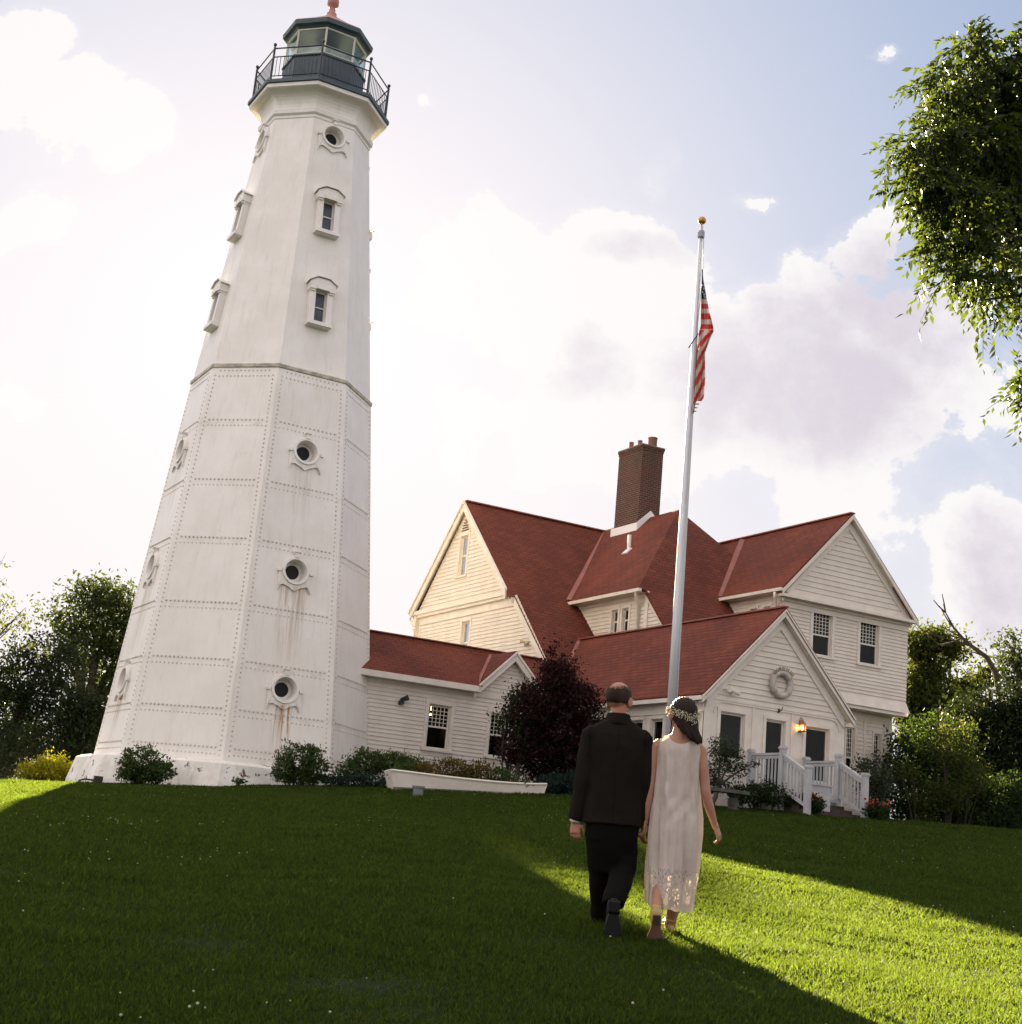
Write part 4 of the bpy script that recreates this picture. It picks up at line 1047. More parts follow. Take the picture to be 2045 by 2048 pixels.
# ================= things on the lawn's edge
def boat():
    a=Vector(px_dir(783,1574)); a=a*(32.2/a.y); b=Vector(px_dir(1086,1589)); b=b*(32.9/b.y); a.z-=.03; b.z-=.02; L=(b-a).length; d=(b-a).normalized(); n=Vector((-d.y,d.x,0)).normalized()
    vs=[];fs=[]; ns=15; st=9
    for i in range(ns):
        t=i/(ns-1); hw=.55*(1-max(0,(t-.25)/.75)**2.4)*(0.9+.1*min(1,t*4))+.01
        sheer=.19+.17*(1-t)**1.9+.05*t**6; bot=-.14
        xx=t*L
        prof=[(-1,sheer),(-.95,sheer*.6),(-.88,.02),(-.4,bot),(0,bot),(.4,bot),(.88,.02),(.95,sheer*.6),(1,sheer)]
        for s,z in prof:
            ext=(z/.36)*.10*(1 if t>.9 else (-1 if t<.05 else 0)); vs.append(a+d*(xx+ext)+n*(hw*s)+DZ*z)
    for i in range(ns-1):
        for j in range(st-1): fs.append((i*st+j,i*st+j+1,(i+1)*st+j+1,(i+1)*st+j))
    fs.append(tuple(range(st))); fs.append(tuple((ns-1)*st+j for j in range(st-1,-1,-1)))
    root=thing('rowboat_planter',a+d*(L/2),'old white wooden rowboat on the lawn used as a flower planter','rowboat')
    o=newmesh('hull',vs,fs,TRIM,root); md=o.modifiers.new('s','SOLIDIFY'); md.thickness=.03
    m_=MB()
    for e in (0,st-1): m_.tube([Vector(vs[i*st+e])+DZ*.012 for i in range(ns)],.028,6)
    m_.tube([Vector(vs[0])+DZ*.012,Vector(vs[st-1])+DZ*.012],.03,6); m_.build('gunwale',TRIM,root)
    m_=MB(); m_.slab([Vector(vs[i*st+1]).lerp(Vector(vs[i*st+st-2]),.07) for i in range(1,ns-1)]+[Vector(vs[i*st+st-2]).lerp(Vector(vs[i*st+1]),.07) for i in range(ns-2,0,-1)],(0,0,-.05)); m_.build('soil',mat('soil',(.03,.02,.014),(.05,.035,.02),20,.95),root)
    return a,b,d,n,L
BOAT=boat()
p_=Vector(px_dir(835,1602)); p_=p_*(29.5/p_.y); p_.z=gz(p_.x,p_.y)
m_=MB(); X3=(Vector((1,0,0)),Vector((0,1,0)),DZ); m_.box(p_+DZ*.09,.10,.08,.11,X3); m_.box(p_+DZ*.20,.125,.10,.02,X3); m_.box(p_+Vector((0,-.09,.1)),.07,.01,.05,X3)
tag(m_.build('ground_junction_box',mat('grey_box',(.16,.17,.16),(.12,.13,.12),8,.6)),'small grey electrical box on the lawn in front of the rowboat','electrical box')
def bench():
    c=Vector(px_dir(1440,1614)); c=c*(31.9/c.y); c.z=gz(c.x,c.y)
    root=thing('stone_bench',c,'curved grey stone garden bench on the lawn edge left of the porch steps','bench')
    m_=MB(); vs=[]; n=12; d=DU; e=DV
    top=[c+d*((i/n-.5)*1.2)+e*(-.12*math.cos((i/n-.5)*2)) for i in range(n+1)]
    poly=[p-e*.2+DZ*.44 for p in top]+[p+e*.2+DZ*.44 for p in reversed(top)]; m_.slab(poly,(0,0,-.075)); m_.build('seat',mat('mossy_stone',(.085,.080,.065),(.05,.048,.038),9,.9,.004,30),root)
    for s in (-.36,.36):
        q=c+d*s; l=MB(); l.lathe(q-DZ*.05,[(.16,0),(.16,.08),(.10,.12),(.13,.24),(.09,.34),(.15,.38),(.15,.42)],10); l.build('leg',MATS['mossy_stone'],root)
bench()
# ------------------------------------------------------------------ vegetation
def leafmat(name,c1,c2,tc,trans=.45,rough=.6,scale=1.2,isl=.7,spec=.15):
    return mat(name,c1,c2,scale,rough,trans=trans,tcol=tc,island=isl,spec=spec)
LG=leafmat('leaf_dark_green',(.007,.018,.005),(.011,.023,.006),(.045,.075,.010))
LOAK=leafmat('leaf_overhead',(.010,.023,.006),(.015,.030,.007),(.075,.105,.010),.45,.38,2.,.8)
LBG=leafmat('leaf_back_green',(.012,.024,.007),(.018,.030,.008),(.06,.08,.014),.4)
LBG2=leafmat('leaf_back_dark',(.006,.013,.005),(.009,.017,.005),(.024,.036,.007),.35)
LYE=leafmat('leaf_yellow_green',(.08,.09,.008),(.12,.115,.01),(.38,.36,.015),.6)
LLT=leafmat('leaf_light_green',(.018,.034,.007),(.028,.042,.009),(.085,.10,.014),.5)
LMA=leafmat('leaf_maroon',(.020,.0060,.0060),(.011,.005,.005),(.06,.010,.008),.3,.6,2.)
LSH=leafmat('leaf_shrub',(.020,.044,.010),(.032,.056,.012),(.10,.14,.02),.3,.35,4.,.8)
LBL=leafmat('leaf_blue_grey',(.016,.034,.028),(.012,.025,.020),(.03,.05,.03),.2)
LAU=leafmat('leaf_amber',(.12,.075,.014),(.03,.04,.010),(.16,.10,.02),.3,.6,6.)
LRO=leafmat('leaf_rose',(.018,.028,.016),(.030,.040,.020),(.06,.08,.03),.25,.4,6.)
BARK=mat('bark',(.045,.035,.025),(.022,.017,.013),9,.9,.01,20,stretch=(1,1,.3))
PETR=mat('red_petal',(.30,.015,.010),(.18,.01,.008),20,.7)
def leafmesh(name,C,size,m,parent=None,origin=None,droop=0.,wr=.42,rng=RNG,sv=.35,up=.35):
    n=len(C); 
    d=rng.normal(0,1,(n,3)); d[:,2]-=droop*1.6; d/=np.linalg.norm(d,axis=1)[:,None]
    nn=rng.normal(0,1,(n,3)); nn[:,2]+=up*3; s=np.cross(nn,d); s/=np.linalg.norm(s,axis=1)[:,None]+1e-9
    L=(size*(1+sv*rng.uniform(-1,1,n)))[:,None]; up_=np.cross(d,s)
    P0=C; P1=C+d*L*.45+s*L*wr*.5+up_*L*.06; P2=C+d*L; P3=C+d*L*.45-s*L*wr*.5+up_*L*.06
    co=np.stack([P0,P1,P2,P3],1).reshape(-1,3); b=np.arange(n)*4
    f=np.stack([b,b+1,b+2,b+3],1)
    return newmesh(name,co,f,m,parent,origin)
def scatter(blobs,n,clump,rng=RNG,shell=.45,perc=26,flat=1.):
    """leaf positions: clumps spread through ellipsoids (c, r(3), weight)"""
    w=np.array([b[2]*b[1][0]*b[1][1]*b[1][2] for b in blobs])**.8; w/=w.sum(); out=[]
    for b,ww in zip(blobs,w):
        k=max(1,int(n*ww/perc)); d=rng.normal(0,1,(k,3)); d/=np.linalg.norm(d,axis=1)[:,None]
        r=shell+(1-shell)*rng.random(k)**.7; r*=1+.10*rng.normal(0,1,k)
        cc=np.array(b[0])+d*r[:,None]*np.array(b[1])
        sz=clump*rng.uniform(.5,1.35,k)
        p=np.repeat(cc,perc,0)+rng.normal(0,1,(k*perc,3))*np.repeat(sz,perc)[:,None]*np.array([1,1,.62*flat])
        out.append(p)
    return np.concatenate(out)
def B(px,py,Y,rx,ry,rd=None,w=1.):
    d=px_dir(px,py); s=Y/d.y; k=Y/FPX*1.0
    return (tuple(d*s),(rx*k,rd if rd else rx*k,ry*k),w)
def branches(mb,root,targets,r0,rng=random,bend=.12,sub=3):
    root=Vector(root)
    for t in targets:
        t=Vector(t); L=(t-root).length; mid=root.lerp(t,.5)+Vector((rng.uniform(-1,1),rng.uniform(-1,1),rng.uniform(0,1)))*L*bend
        pts=[root*(1-u)*(1-u)+mid*2*u*(1-u)+t*u*u for u in [i/6 for i in range(7)]]
        mb.tube(pts,[r0*(1-.8*i/6) for i in range(7)],7)
        for k in range(sub):
            i=rng.randint(2,5); q=pts[i]; e=q+Vector((rng.uniform(-1,1),rng.uniform(-1,1),rng.uniform(-.5,1)))*L*.28
            mb.tube([q,q.lerp(e,.5)+Vector((0,0,L*.02)),e],[r0*.35,r0*.22,r0*.08],5)
def twigs(blobs,n,m,L,size,rng,hang=.55,surf=.1):
    """leafy drooping twigs: positions and directions of leaves"""
    w=np.array([b[2]*b[1][0]*b[1][1]*b[1][2] for b in blobs])**.75; w/=w.sum(); P=[];Dd=[]; seg=[]
    for b,ww in zip(blobs,w):
        k=max(2,int(n*ww)); d=rng.normal(0,1,(k,3)); d/=np.linalg.norm(d,axis=1)[:,None]
        r=(surf+(1-surf)*rng.random(k)**.55)
        c=np.array(b[0])+d*r[:,None]*np.array(b[1])
        out=d*.7+rng.normal(0,.45,(k,3)); out[:,2]-=hang*.6; out/=np.linalg.norm(out,axis=1)[:,None]
        ll=L*rng.uniform(.5,1.35,k)
        for j in range(m):
            t=(j+.5)/m; p=c+out*(ll*t)[:,None]; p[:,2]-=hang*ll*t*t*.8
            tang=out.copy(); tang[:,2]-=hang*1.6*t; tang/=np.linalg.norm(tang,axis=1)[:,None]
            side=np.cross(tang,rng.normal(0,1,(k,3))); side/=np.linalg.norm(side,axis=1)[:,None]
            ld=tang*.75+side*.8; ld[:,2]-=.25; ld/=np.linalg.norm(ld,axis=1)[:,None]
            P.append(p); Dd.append(ld)
        seg.append((c,out,ll))
    return np.concatenate(P),np.concatenate(Dd),seg
def leafmesh_dir(name,C,D_,size,m,parent,wr=.38,rng=RNG):
    n=len(C); nn=rng.normal(0,1,(n,3)); nn[:,2]+=.9; s=np.cross(nn,D_); s/=np.linalg.norm(s,axis=1)[:,None]+1e-9
    L=(size*rng.uniform(.6,1.3,n))[:,None]; u=np.cross(D_,s)
    co=np.stack([C,C+D_*L*.42+s*L*wr*.5+u*L*.07,C+D_*L-u*L*.08,C+D_*L*.42-s*L*wr*.5+u*L*.07],1).reshape(-1,3); b=np.arange(n)*4
    return newmesh(name,co,np.stack([b,b+1,b+2,b+3],1),m,parent)
def tree(name,base,blobs,n,lsize,m,label,cat,trunk_r=.2,fork=.35,clump=.3,group=None,perc=26,droop=.2,shell=.45,seed=1,sub=3,leafname='foliage',wr=.45,up=.35,tw=None):
    rng=np.random.default_rng(seed); rr=random.Random(seed)
    x,y=base; z=gz(x,y); root=thing(name,(x,y,z),label,cat,group)
    top=max(b[0][2]+b[1][2] for b in blobs); cx=np.mean([b[0][0] for b in blobs]); cy=np.mean([b[0][1] for b in blobs])
    f=Vector((x+(cx-x)*.35,y+(cy-y)*.35,z+(top-z)*fork))
    mb=MB(); mb.tube([(x,y,z-.4),(x,y,z+.1),Vector((x,y,z)).lerp(f,.5)+Vector((rr.uniform(-.1,.1),0,0))*trunk_r*3,f],[trunk_r*1.5,trunk_r*1.1,trunk_r*.9,trunk_r*.75],12)
    branches(mb,f,[b[0] for b in blobs],trunk_r*.55,rr,sub=sub)
    mb.build('trunk',BARK,root,smooth=True)
    if tw:
        P_,D_,seg=twigs(blobs,tw[0],tw[1],tw[2],lsize,rng,*tw[3:]); leafmesh_dir(leafname,P_,D_,lsize,m,root,wr,rng)
        tb=MB()
        for c,o_,ll in seg:
            for i in range(0,len(c),3):
                q=Vector(c[i]); e=q+Vector(o_[i])*ll[i]*.9; e.z-=.25*ll[i]; tb.tube([q,q.lerp(e,.5)+Vector((0,0,.03*ll[i])),e],[.006,.004,.002],3,False)
        tb.build('twigs',BARK,root)
        return root
    leafmesh(leafname,scatter(blobs,n,clump,rng,shell,perc),lsize,m,root,droop=droop,rng=rng,wr=wr,up=up)
    return root
def shrub(name,blobs,n,lsize,m,label,cat='shrub',clump=.1,seed=1,droop=-.2,group=None,perc=16,shell=.5,stems=True,wr=.45):
    rng=np.random.default_rng(seed); rr=random.Random(seed)
    x=float(np.mean([b[0][0] for b in blobs])); y=float(np.mean([b[0][1] for b in blobs])); z=gz(x,y)
    root=thing(name,(x,y,z),label,cat,group)
    if stems:
        mb=MB(); 
        for b in blobs:
            for k in range(4): 
                e=Vector(b[0])+Vector((rr.uniform(-.6,.6)*b[1][0],rr.uniform(-.6,.6)*b[1][1],rr.uniform(-.2,.7)*b[1][2])); s0=Vector((b[0][0]*.7+x*.3+rr.uniform(-.08,.08),b[0][1]*.7+y*.3,0)); s0.z=gz(s0.x,s0.y)-.05
                mb.tube([s0,s0.lerp(e,.5)+Vector((rr.uniform(-.05,.05),0,.03)),e],[.02,.014,.006],5)
        mb.build('stems',BARK,root)
    p=scatter(blobs,n,clump,rng,shell,perc); g=ground(p[:,0],p[:,1]); p=p[p[:,2]>g+.02]
    leafmesh('foliage',p,lsize,m,root,droop=droop,rng=rng,wr=wr)
    return root
def gpt(px,Y):
    x=(px-1022.5)/FPX*Y*1.02; return x
# --- foreground overhanging tree, right
ob=[B(1935,95,15,38,42),B(1900,170,15,60,50),B(1985,190,15.6,80,80),B(1870,275,14.8,62,52),B(1950,300,15.3,100,90),B(1850,350,14.6,62,52),B(1925,420,14.8,80,80),B(2010,400,15.6,80,100),
    B(1888,490,14.6,36,50),B(1893,550,14.4,26,30),B(1965,520,14.8,50,50),B(2030,560,15.2,50,50),B(1968,600,14.5,24,34),B(2030,300,16,90,140),B(2040,120,15.4,60,60),
    B(2120,250,16.5,110,170,w=.35),B(2140,450,16.5,100,120,w=.25),B(2250,350,17,180,260,w=.16),B(2200,120,16.5,130,110,w=.2),B(2380,300,18,200,260,w=.16),B(2044,770,14.6,20,34),B(2100,770,14.8,40,50),B(2200,700,15.5,70,70,w=.2),B(1815,292,14.5,22,14,.3),B(1940,75,15,10,26,.2)]
tree('overhanging_tree',(7.6,17.5),ob,70000,.098,LOAK,'leafy green tree whose drooping branches hang into the sky at the top right','tree',.10,.62,.11,droop=.55,perc=24,shell=.1,seed=11,sub=0,up=.1,wr=.42,tw=(4400,12,.34,.6,.0))
# --- trees beyond the tower, left
G1='trees behind the lighthouse'
tree('broadleaf_tree',(gpt(228,60),60),[B(190,1190,60,45,42),B(140,1235,59,40,42),B(230,1210,60,50,55),B(175,1280,60,60,50),B(245,1290,61,50,60),B(130,1320,58,34,40),B(210,1370,61,55,38),B(265,1400,61,30,36),B(300,1250,62,60,70)],15000,.20,LBG,'tall airy tree directly left of the tower with sky showing between its branches','tree',.28,.36,.36,G1,perc=30,shell=.35,seed=21,sub=5)
tree('dark_tree',(gpt(90,52),52),[B(60,1370,52,80,70),B(10,1420,52,70,110),B(120,1440,52,75,80),B(40,1500,50,80,60),B(150,1500,52,50,60),B(95,1300,52,60,36),B(-60,1400,52,70,110)],17000,.17,LBG2,'dense dark green tree at the left edge of the photo, lower than the airy one','tree',.3,.25,.36,G1,perc=30,seed=22)
tree('dark_understory_tree',(gpt(180,50),50),[B(165,1480,50,42,70),B(190,1440,50,30,50),B(150,1420,50,30,50)],7000,.15,LBG2,'dark bushy undergrowth tree right against the left side of the tower foot','tree',.15,.25,.25,G1,perc=26,seed=23)
tree('pale_branch_tree',(gpt(-40,44),44),[B(30,1250,44,40,26,w=.4),B(52,1215,44,22,14,w=.3),B(15,1200,44,20,30,w=.3),B(60,1290,44,30,12,w=.3),B(0,1130,44,8,12,w=.3),B(-60,1220,44,70,90)],3200,.13,LLT,'pale sunlit sparse branch reaching in at the left edge above the dark tree','tree',.07,.5,.20,G1,perc=14,shell=.1,seed=24,sub=5)
shrub('golden_shrub',[B(70,1545,38,32,22),B(105,1535,38,34,26),B(135,1545,38,22,20),B(92,1555,38,40,14)],4200,.085,LYE,'bright yellow-green sunlit shrub left of the tower foot',clump=.09,seed=31)
Yp=90.; tree('unseen_shade_poplar',(-14.2,Yp),[((-13.5,Yp,22.2),(2.6,2.6,3.4),1.),((-12.9,Yp,18.6),(2.5,2.6,4.5),1.),((-11.9,Yp,21.3),(2.1,2.6,3.2),1.2),((-12.3,Yp,18.),(2.3,2.6,3.2),1.),((-14.0,Yp,13.5),(3.2,3,5),.7)],60000,.36,LBG,'unseen poplar behind the lighthouse tower, added to cast a shadow on the lawn','tree',.3,.3,.26,G1,perc=26,shell=.0,seed=29)  # hidden by the tower; added to shade the lawn beside the tower's shadow
# --- trees right of the house
G2='trees right of the house'
tree('sunlit_tree',(gpt(1880,58),58),[B(1835,1290,58,36,36),B(1875,1280,58,40,30),B(1905,1300,58,34,26),B(1850,1350,58,44,44),B(1840,1420,58,40,50),B(1900,1400,57,40,30),B(1925,1370,58,36,26),B(1975,1350,58,34,22),B(1930,1440,58,50,40),B(1820,1400,58,34,60),B(1870,1480,58,60,50)],22000,.19,LLT,'sunlit light green tree just right of the house gable with gaps of sky','tree',.22,.35,.30,G2,perc=26,shell=.3,seed=41,sub=5)
tree('dark_spreading_tree',(gpt(1985,46),46),[B(1960,1425,46,60,34),B(2010,1400,46,50,34),B(1910,1440,46,30,26),B(1980,1500,46,85,80),B(1930,1500,46,50,60),B(2040,1480,46,60,90),B(2110,1450,46,80,120),B(2010,1580,46,70,60)],26000,.15,LBG2,'large dark tree at the right edge of the lawn','tree',.34,.3,.30,G2,perc=28,seed=42)
tree('pointed_tree',(gpt(2070,50),50),[B(2020,1290,50,24,28),B(2045,1340,50,34,40),B(2005,1330,50,14,22),B(2080,1380,50,50,60)],5000,.15,LBG,'green tree with a pointed top at the right edge above the dark tree','tree',.2,.5,.25,G2,perc=22,seed=43)
shrub('dark_hedge_shrub',[B(1820,1520,42,46,60),B(1860,1560,42,60,66),B(1800,1590,41,36,50),B(1920,1590,42,60,50),B(1880,1480,43,60,50),B(1980,1600,42,60,46),B(2050,1600,42,50,56),B(1860,1630,41.5,60,26),B(1950,1640,41.5,60,26),B(2040,1645,41.5,50,26)],30000,.12,LG,'dark green overgrown shrubbery between the house corner and the right edge',clump=.22,seed=44,droop=.2,perc=24)
shrub('bright_shrub',[B(1905,1500,40.5,34,36),B(1945,1550,40.5,34,36),B(1900,1590,40.3,40,34),B(1850,1600,40.3,40,34),B(1812,1545,40,26,20),B(1890,1455,41,16,22),B(1930,1470,41,14,26)],5200,.10,LLT,'lighter green leafy shrub in front of the dark shrubbery right of the house',clump=.18,seed=45,perc=22)
def bare():
    P=[(2003,1400),(1992,1345),(1975,1315),(1945,1293),(1925,1275),(1908,1255),(1892,1225),(1887,1208)]
    Y=47.5; pts=[px_dir(*p)*(Y/px_dir(*p).y) for p in P]; x,y=pts[0].x+.2,pts[0].y; z=gz(x,y)
    root=thing('bare_limb_tree',(x,y,z),'dead tree limb arching bare against the clouds right of the house','tree')
    mb=MB(); mb.tube([Vector((x,y,z-.3)),Vector((x,y,z+2))]+pts,[.2,.17,.12,.095,.08,.065,.05,.035,.02,.008],9); mb.build('trunk',BARK,root,smooth=True)
    mb=MB()
    for s,e in (((1945,1293),[(1915,1282),(1885,1275),(1862,1268)]),((1925,1275),[(1900,1262),(1880,1250)]),((1908,1255),[(1896,1240),(1880,1212)]),((1892,1225),[(1889,1205),(1885,1188)]),((1892,1225),[(1878,1212),(1868,1200)]),((1975,1315),[(1950,1305),(1925,1310)]),((1915,1282),[(1880,1290),(1840,1256)]),((1885,1275),[(1850,1262),(1825,1262)]),((1925,1275),[(1905,1285),(1885,1292)])):
        q=[px_dir(*s)]+[px_dir(*k) for k in e]; q=[k*(Y/k.y) for k in q]; mb.tube(q,[.035]+[.022*(.6**i) for i in range(len(e))],5)
    mb.build('twigs',BARK,root)
bare()
# woodland far behind, closes the horizon
rng_=np.random.default_rng(5); fb=[]
for i in range(46):
    x=-95+190*i/45+rng_.uniform(-2,2); y=92+rng_.uniform(-6,8); h=rng_.uniform(7.0,10.)*(1 if abs(x)>26 else .7)
    fb.append(((x,y,gz(x,y)+h*.5),(3.6,3.2,h*.5),1.))
p=scatter(fb,46000,.8,rng_,.3,26); o=leafmesh('distant_woodland',p,.42,LBG2,origin=(0,92,0),rng=rng_); tag(o,'distant band of dark woodland closing the horizon behind the trees','woodland',kind='stuff')

# --- shrubs at the foot of the tower and house
shrub('round_shrub',[B(288,1528,32.4,48,34,.45),B(265,1545,32.3,28,22,.4),B(318,1545,32.3,28,22,.4),B(288,1556,32.3,36,14,.4)],5200,.075,LSH,'round green shrub in front of the left part of the tower plinth',clump=.055,seed=51,group='shrubs by the tower')
shrub('round_shrub',[B(602,1520,32.9,50,34,.5),B(575,1545,32.8,28,24,.4),B(630,1540,32.8,30,26,.4),B(600,1556,32.8,42,14,.4)],5600,.075,LSH,'round green shrub in front of the right part of the tower plinth, nearest the passage',clump=.055,seed=52,group='shrubs by the tower')
shrub('foundation_shrub',[B(735,1525,33.9,40,24,.5),B(790,1530,34.0,40,22,.5),B(700,1545,33.7,30,20,.4),B(830,1535,34.3,30,18,.4)],5200,.08,LSH,'spreading dark shrub below the passage window beside the tower',clump=.08,seed=53)
shrub('ground_cover',[B(680,1562,33.2,46,10,.35),B(740,1562,33.2,44,12,.35),B(790,1568,34,30,12,.3)],3600,.06,LBL,'low bluish plants along the lawn edge left of the rowboat',clump=.05,seed=54,stems=False)
shrub('weeds',[B(480,1566,32.7,10,6,.15)],160,.07,LSH,'small tuft of weeds against the middle of the plinth',clump=.04,seed=55,stems=False)
a,b,d,n_,L=BOAT
def bp(t,h): return tuple(a+d*(t*L)+DZ*h)
shrub('planter_flowers',[(bp(.22,.40),(.35,.3,.22),1),(bp(.40,.42),(.4,.3,.28),1),(bp(.56,.42),(.35,.3,.24),1)],3200,.075,LAU,'amber and green flowering plants in the middle of the rowboat planter','flowers',.07,61,stems=False)
shrub('planter_greenery',[(bp(.08,.36),(.28,.25,.18),1),(bp(.72,.32),(.32,.25,.2),1),(bp(.86,.22),(.22,.2,.14),1),(bp(.45,.28),(.5,.3,.12),1)],2600,.07,LSH,'green leafy plants filling both ends of the rowboat planter','plants',.06,62,stems=False)
tree('maroon_maple',(1.25,34.9),[B(1120,1345,34.9,36,32,.7),B(1110,1300,34.8,12,22,.3,.3),B(1095,1390,34.9,60,40,.9),B(1150,1400,34.9,52,40,.8),B(1060,1430,34.6,48,50,.8),B(1130,1470,34.9,75,60,1.0),B(1185,1470,35.2,40,54,.7),B(1090,1520,34.7,70,50,.8),B(1160,1540,34.9,60,40,.8),B(1040,1490,34.4,40,40,.6)],38000,.088,LMA,'dense dark maroon maple in front of the house beside the passage','tree',.10,.22,.13,droop=.3,perc=26,seed=71)
shrub('green_climber',[B(1030,1400,34.3,16,24,.3,.4),B(1015,1440,34.3,26,30,.3,.5),B(1045,1450,34.2,24,40,.3,.6)],900,.085,LG,'loose green bush with leafy sprays in front of the second passage window',clump=.08,seed=72,perc=9)
shrub('lavender_clump',[B(1095,1572,33.6,28,16,.35),B(1135,1570,33.8,34,20,.4),B(1172,1575,34,28,16,.4)],3600,.11,LBL,'blue-grey spiky plants right of the rowboat bow','plants',.05,73,-1.2,stems=False,wr=.16)
tree('rose_tree',tuple(W(8.05,-9.2,0).xy),[B(1440,1500,33.0,26,26,.35),B(1462,1520,33,26,22,.3),B(1425,1540,33,22,26,.3),B(1500,1530,33,18,10,.2,.6),B(1475,1545,33,22,12,.25,.6),B(1440,1570,33,24,16,.3)],3000,.065,LRO,'gnarled dark-leaved rose tree against the porch front left of the steps','tree',.06,.3,.07,perc=14,seed=74)
shrub('porch_bed_shrubs',[B(1500,1592,33.3,40,20,.5),B(1555,1595,33.2,40,20,.5),B(1600,1605,33.0,30,18,.4),B(1530,1575,33.6,34,14,.4)],5200,.07,LG,'low dark green bed of shrubs along the porch left of the steps',clump=.08,seed=75)
shrub('corner_shrub',[B(1735,1545,33.9,28,30,.4),B(1762,1560,34.2,22,30,.4),B(1745,1585,34,26,20,.35)],2200,.08,LRO,'dark bush against the house wall right of the porch steps',clump=.09,seed=76,perc=12)
def pot(pxx,pyy,Y,label,seed,rx,gn):
    bl=[B(pxx,pyy,Y,rx,13,.28)]; r=shrub('red_flower_clump',[B(pxx,pyy+12,Y,rx,16,.3)],1300,.07,LG,label,'flowers',.06,seed,group=gn)
    rr=random.Random(seed); m_=MB()
    for i in range(26 if rx>20 else 14):
        c=Vector(bl[0][0])+Vector((rr.uniform(-1,1)*bl[0][1][0],rr.uniform(-.28,.1),rr.uniform(-.3,.9)*bl[0][1][2])); s=rr.uniform(.02,.035); m_.ball(c,s,s,s*.8,6,4)
    m_.build('red_blooms',PETR,r)
shrub('understory_shrubs',[B(1090,1582,35.3,34,16,.4),B(1130,1580,35.4,44,20,.5),B(1200,1575,35.8,50,26,.5),B(1260,1575,35.9,50,26,.5),B(1340,1580,35.2,50,24,.5),B(1400,1590,34.6,40,20,.4)],11000,.08,LG,'dark low shrubs behind the couple along the foot of the porch side wall',clump=.1,seed=77)
pot(1628,1598,32.6,'red flowers left of the foot of the porch steps',81,16,'red flowers by the steps')
pot(1752,1612,33.2,'red flowers right of the foot of the porch steps',82,26,'red flowers by the steps')
# ------------------------------------------------------------------ people
SKIN=mat('skin',(.35,.175,.115),(.30,.145,.09),8,.5,spec=.35)
SKINM=mat('skin_man',(.36,.17,.11),(.30,.13,.08),8,.5,spec=.35)
HAIRD=mat('hair_dark',(.016,.010,.008),(.024,.014,.010),3,.6,.002,60,stretch=(8,8,1),spec=.12)
SUITM=mat('suit_wool',(.0115,.0092,.0068),(.008,.0065,.005),6,.9,.0012,260,spec=.08)
TROUM=mat('trouser_wool',(.0032,.0034,.0028),(.0045,.004,.0032),6,.9,.001,260,spec=.08)
SHOEM=mat('black_leather',(.006,.006,.006),None,rough=.45,spec=.25)
SOLEM=mat('shoe_sole_black',(.009,.007,.006),None,rough=.8,spec=.1)
def ring(c,rx,ry,n=20,tilt=0.,p=2.0):
    """horizontal super-ellipse ring"""
    out=[]; c=Vector(c)
    for i in range(n):
        a=2*math.pi*i/n; ca,sa=math.cos(a),math.sin(a)
        x=math.copysign(abs(ca)**(2/p),ca)*rx; y=math.copysign(abs(sa)**(2/p),sa)*ry
        out.append(c+Vector((x,y,x*tilt)))
    return out
def loft(mb,rings):
    n=len(rings[0]); vs=[v for r in rings for v in r]; fs=[]
    for i in range(len(rings)-1):
        for k in range(n):
            k2=(k+1)%n; fs.append((i*n+k,i*n+k2,(i+1)*n+k2,(i+1)*n+k))
    fs.append(tuple(range(n-1,-1,-1))); fs.append(tuple((len(rings)-1)*n+k for k in range(n))); mb.add(vs,fs)
def remesh(name,mb,vox,m,parent,smooth=4,disp=None,fac=.5):
    o=mb.build(name,None,parent)
    bm=bmesh.new(); bm.from_mesh(o.data); bmesh.ops.recalc_face_normals(bm,faces=bm.faces); bm.to_mesh(o.data); bm.free()
    r=o.modifiers.new('r','REMESH'); r.mode='VOXEL'; r.voxel_size=vox; r.use_smooth_shade=True
    s=o.modifiers.new('s','SMOOTH'); s.iterations=smooth; s.factor=fac
    bpy.context.view_layer.update()
    me=bpy.data.meshes.new_from_object(o.evaluated_get(bpy.context.evaluated_depsgraph_get()))
    o.modifiers.clear(); o.data=me; me.name=name
    if disp:
        n=len(me.vertices); co=np.empty(n*3); me.vertices.foreach_get('co',co); co=co.reshape(-1,3); no=np.empty(n*3)
        me.vertices.foreach_get('normal',no); no=no.reshape(-1,3); org=np.array(ORG[o.name])
        co=co+no*disp(co+org,no)[:,None]; me.vertices.foreach_set('co',co.ravel()); me.update()
    me.materials.clear(); me.materials.append(m)
    me.polygons.foreach_set('use_smooth',[True]*len(me.polygons))
    return o
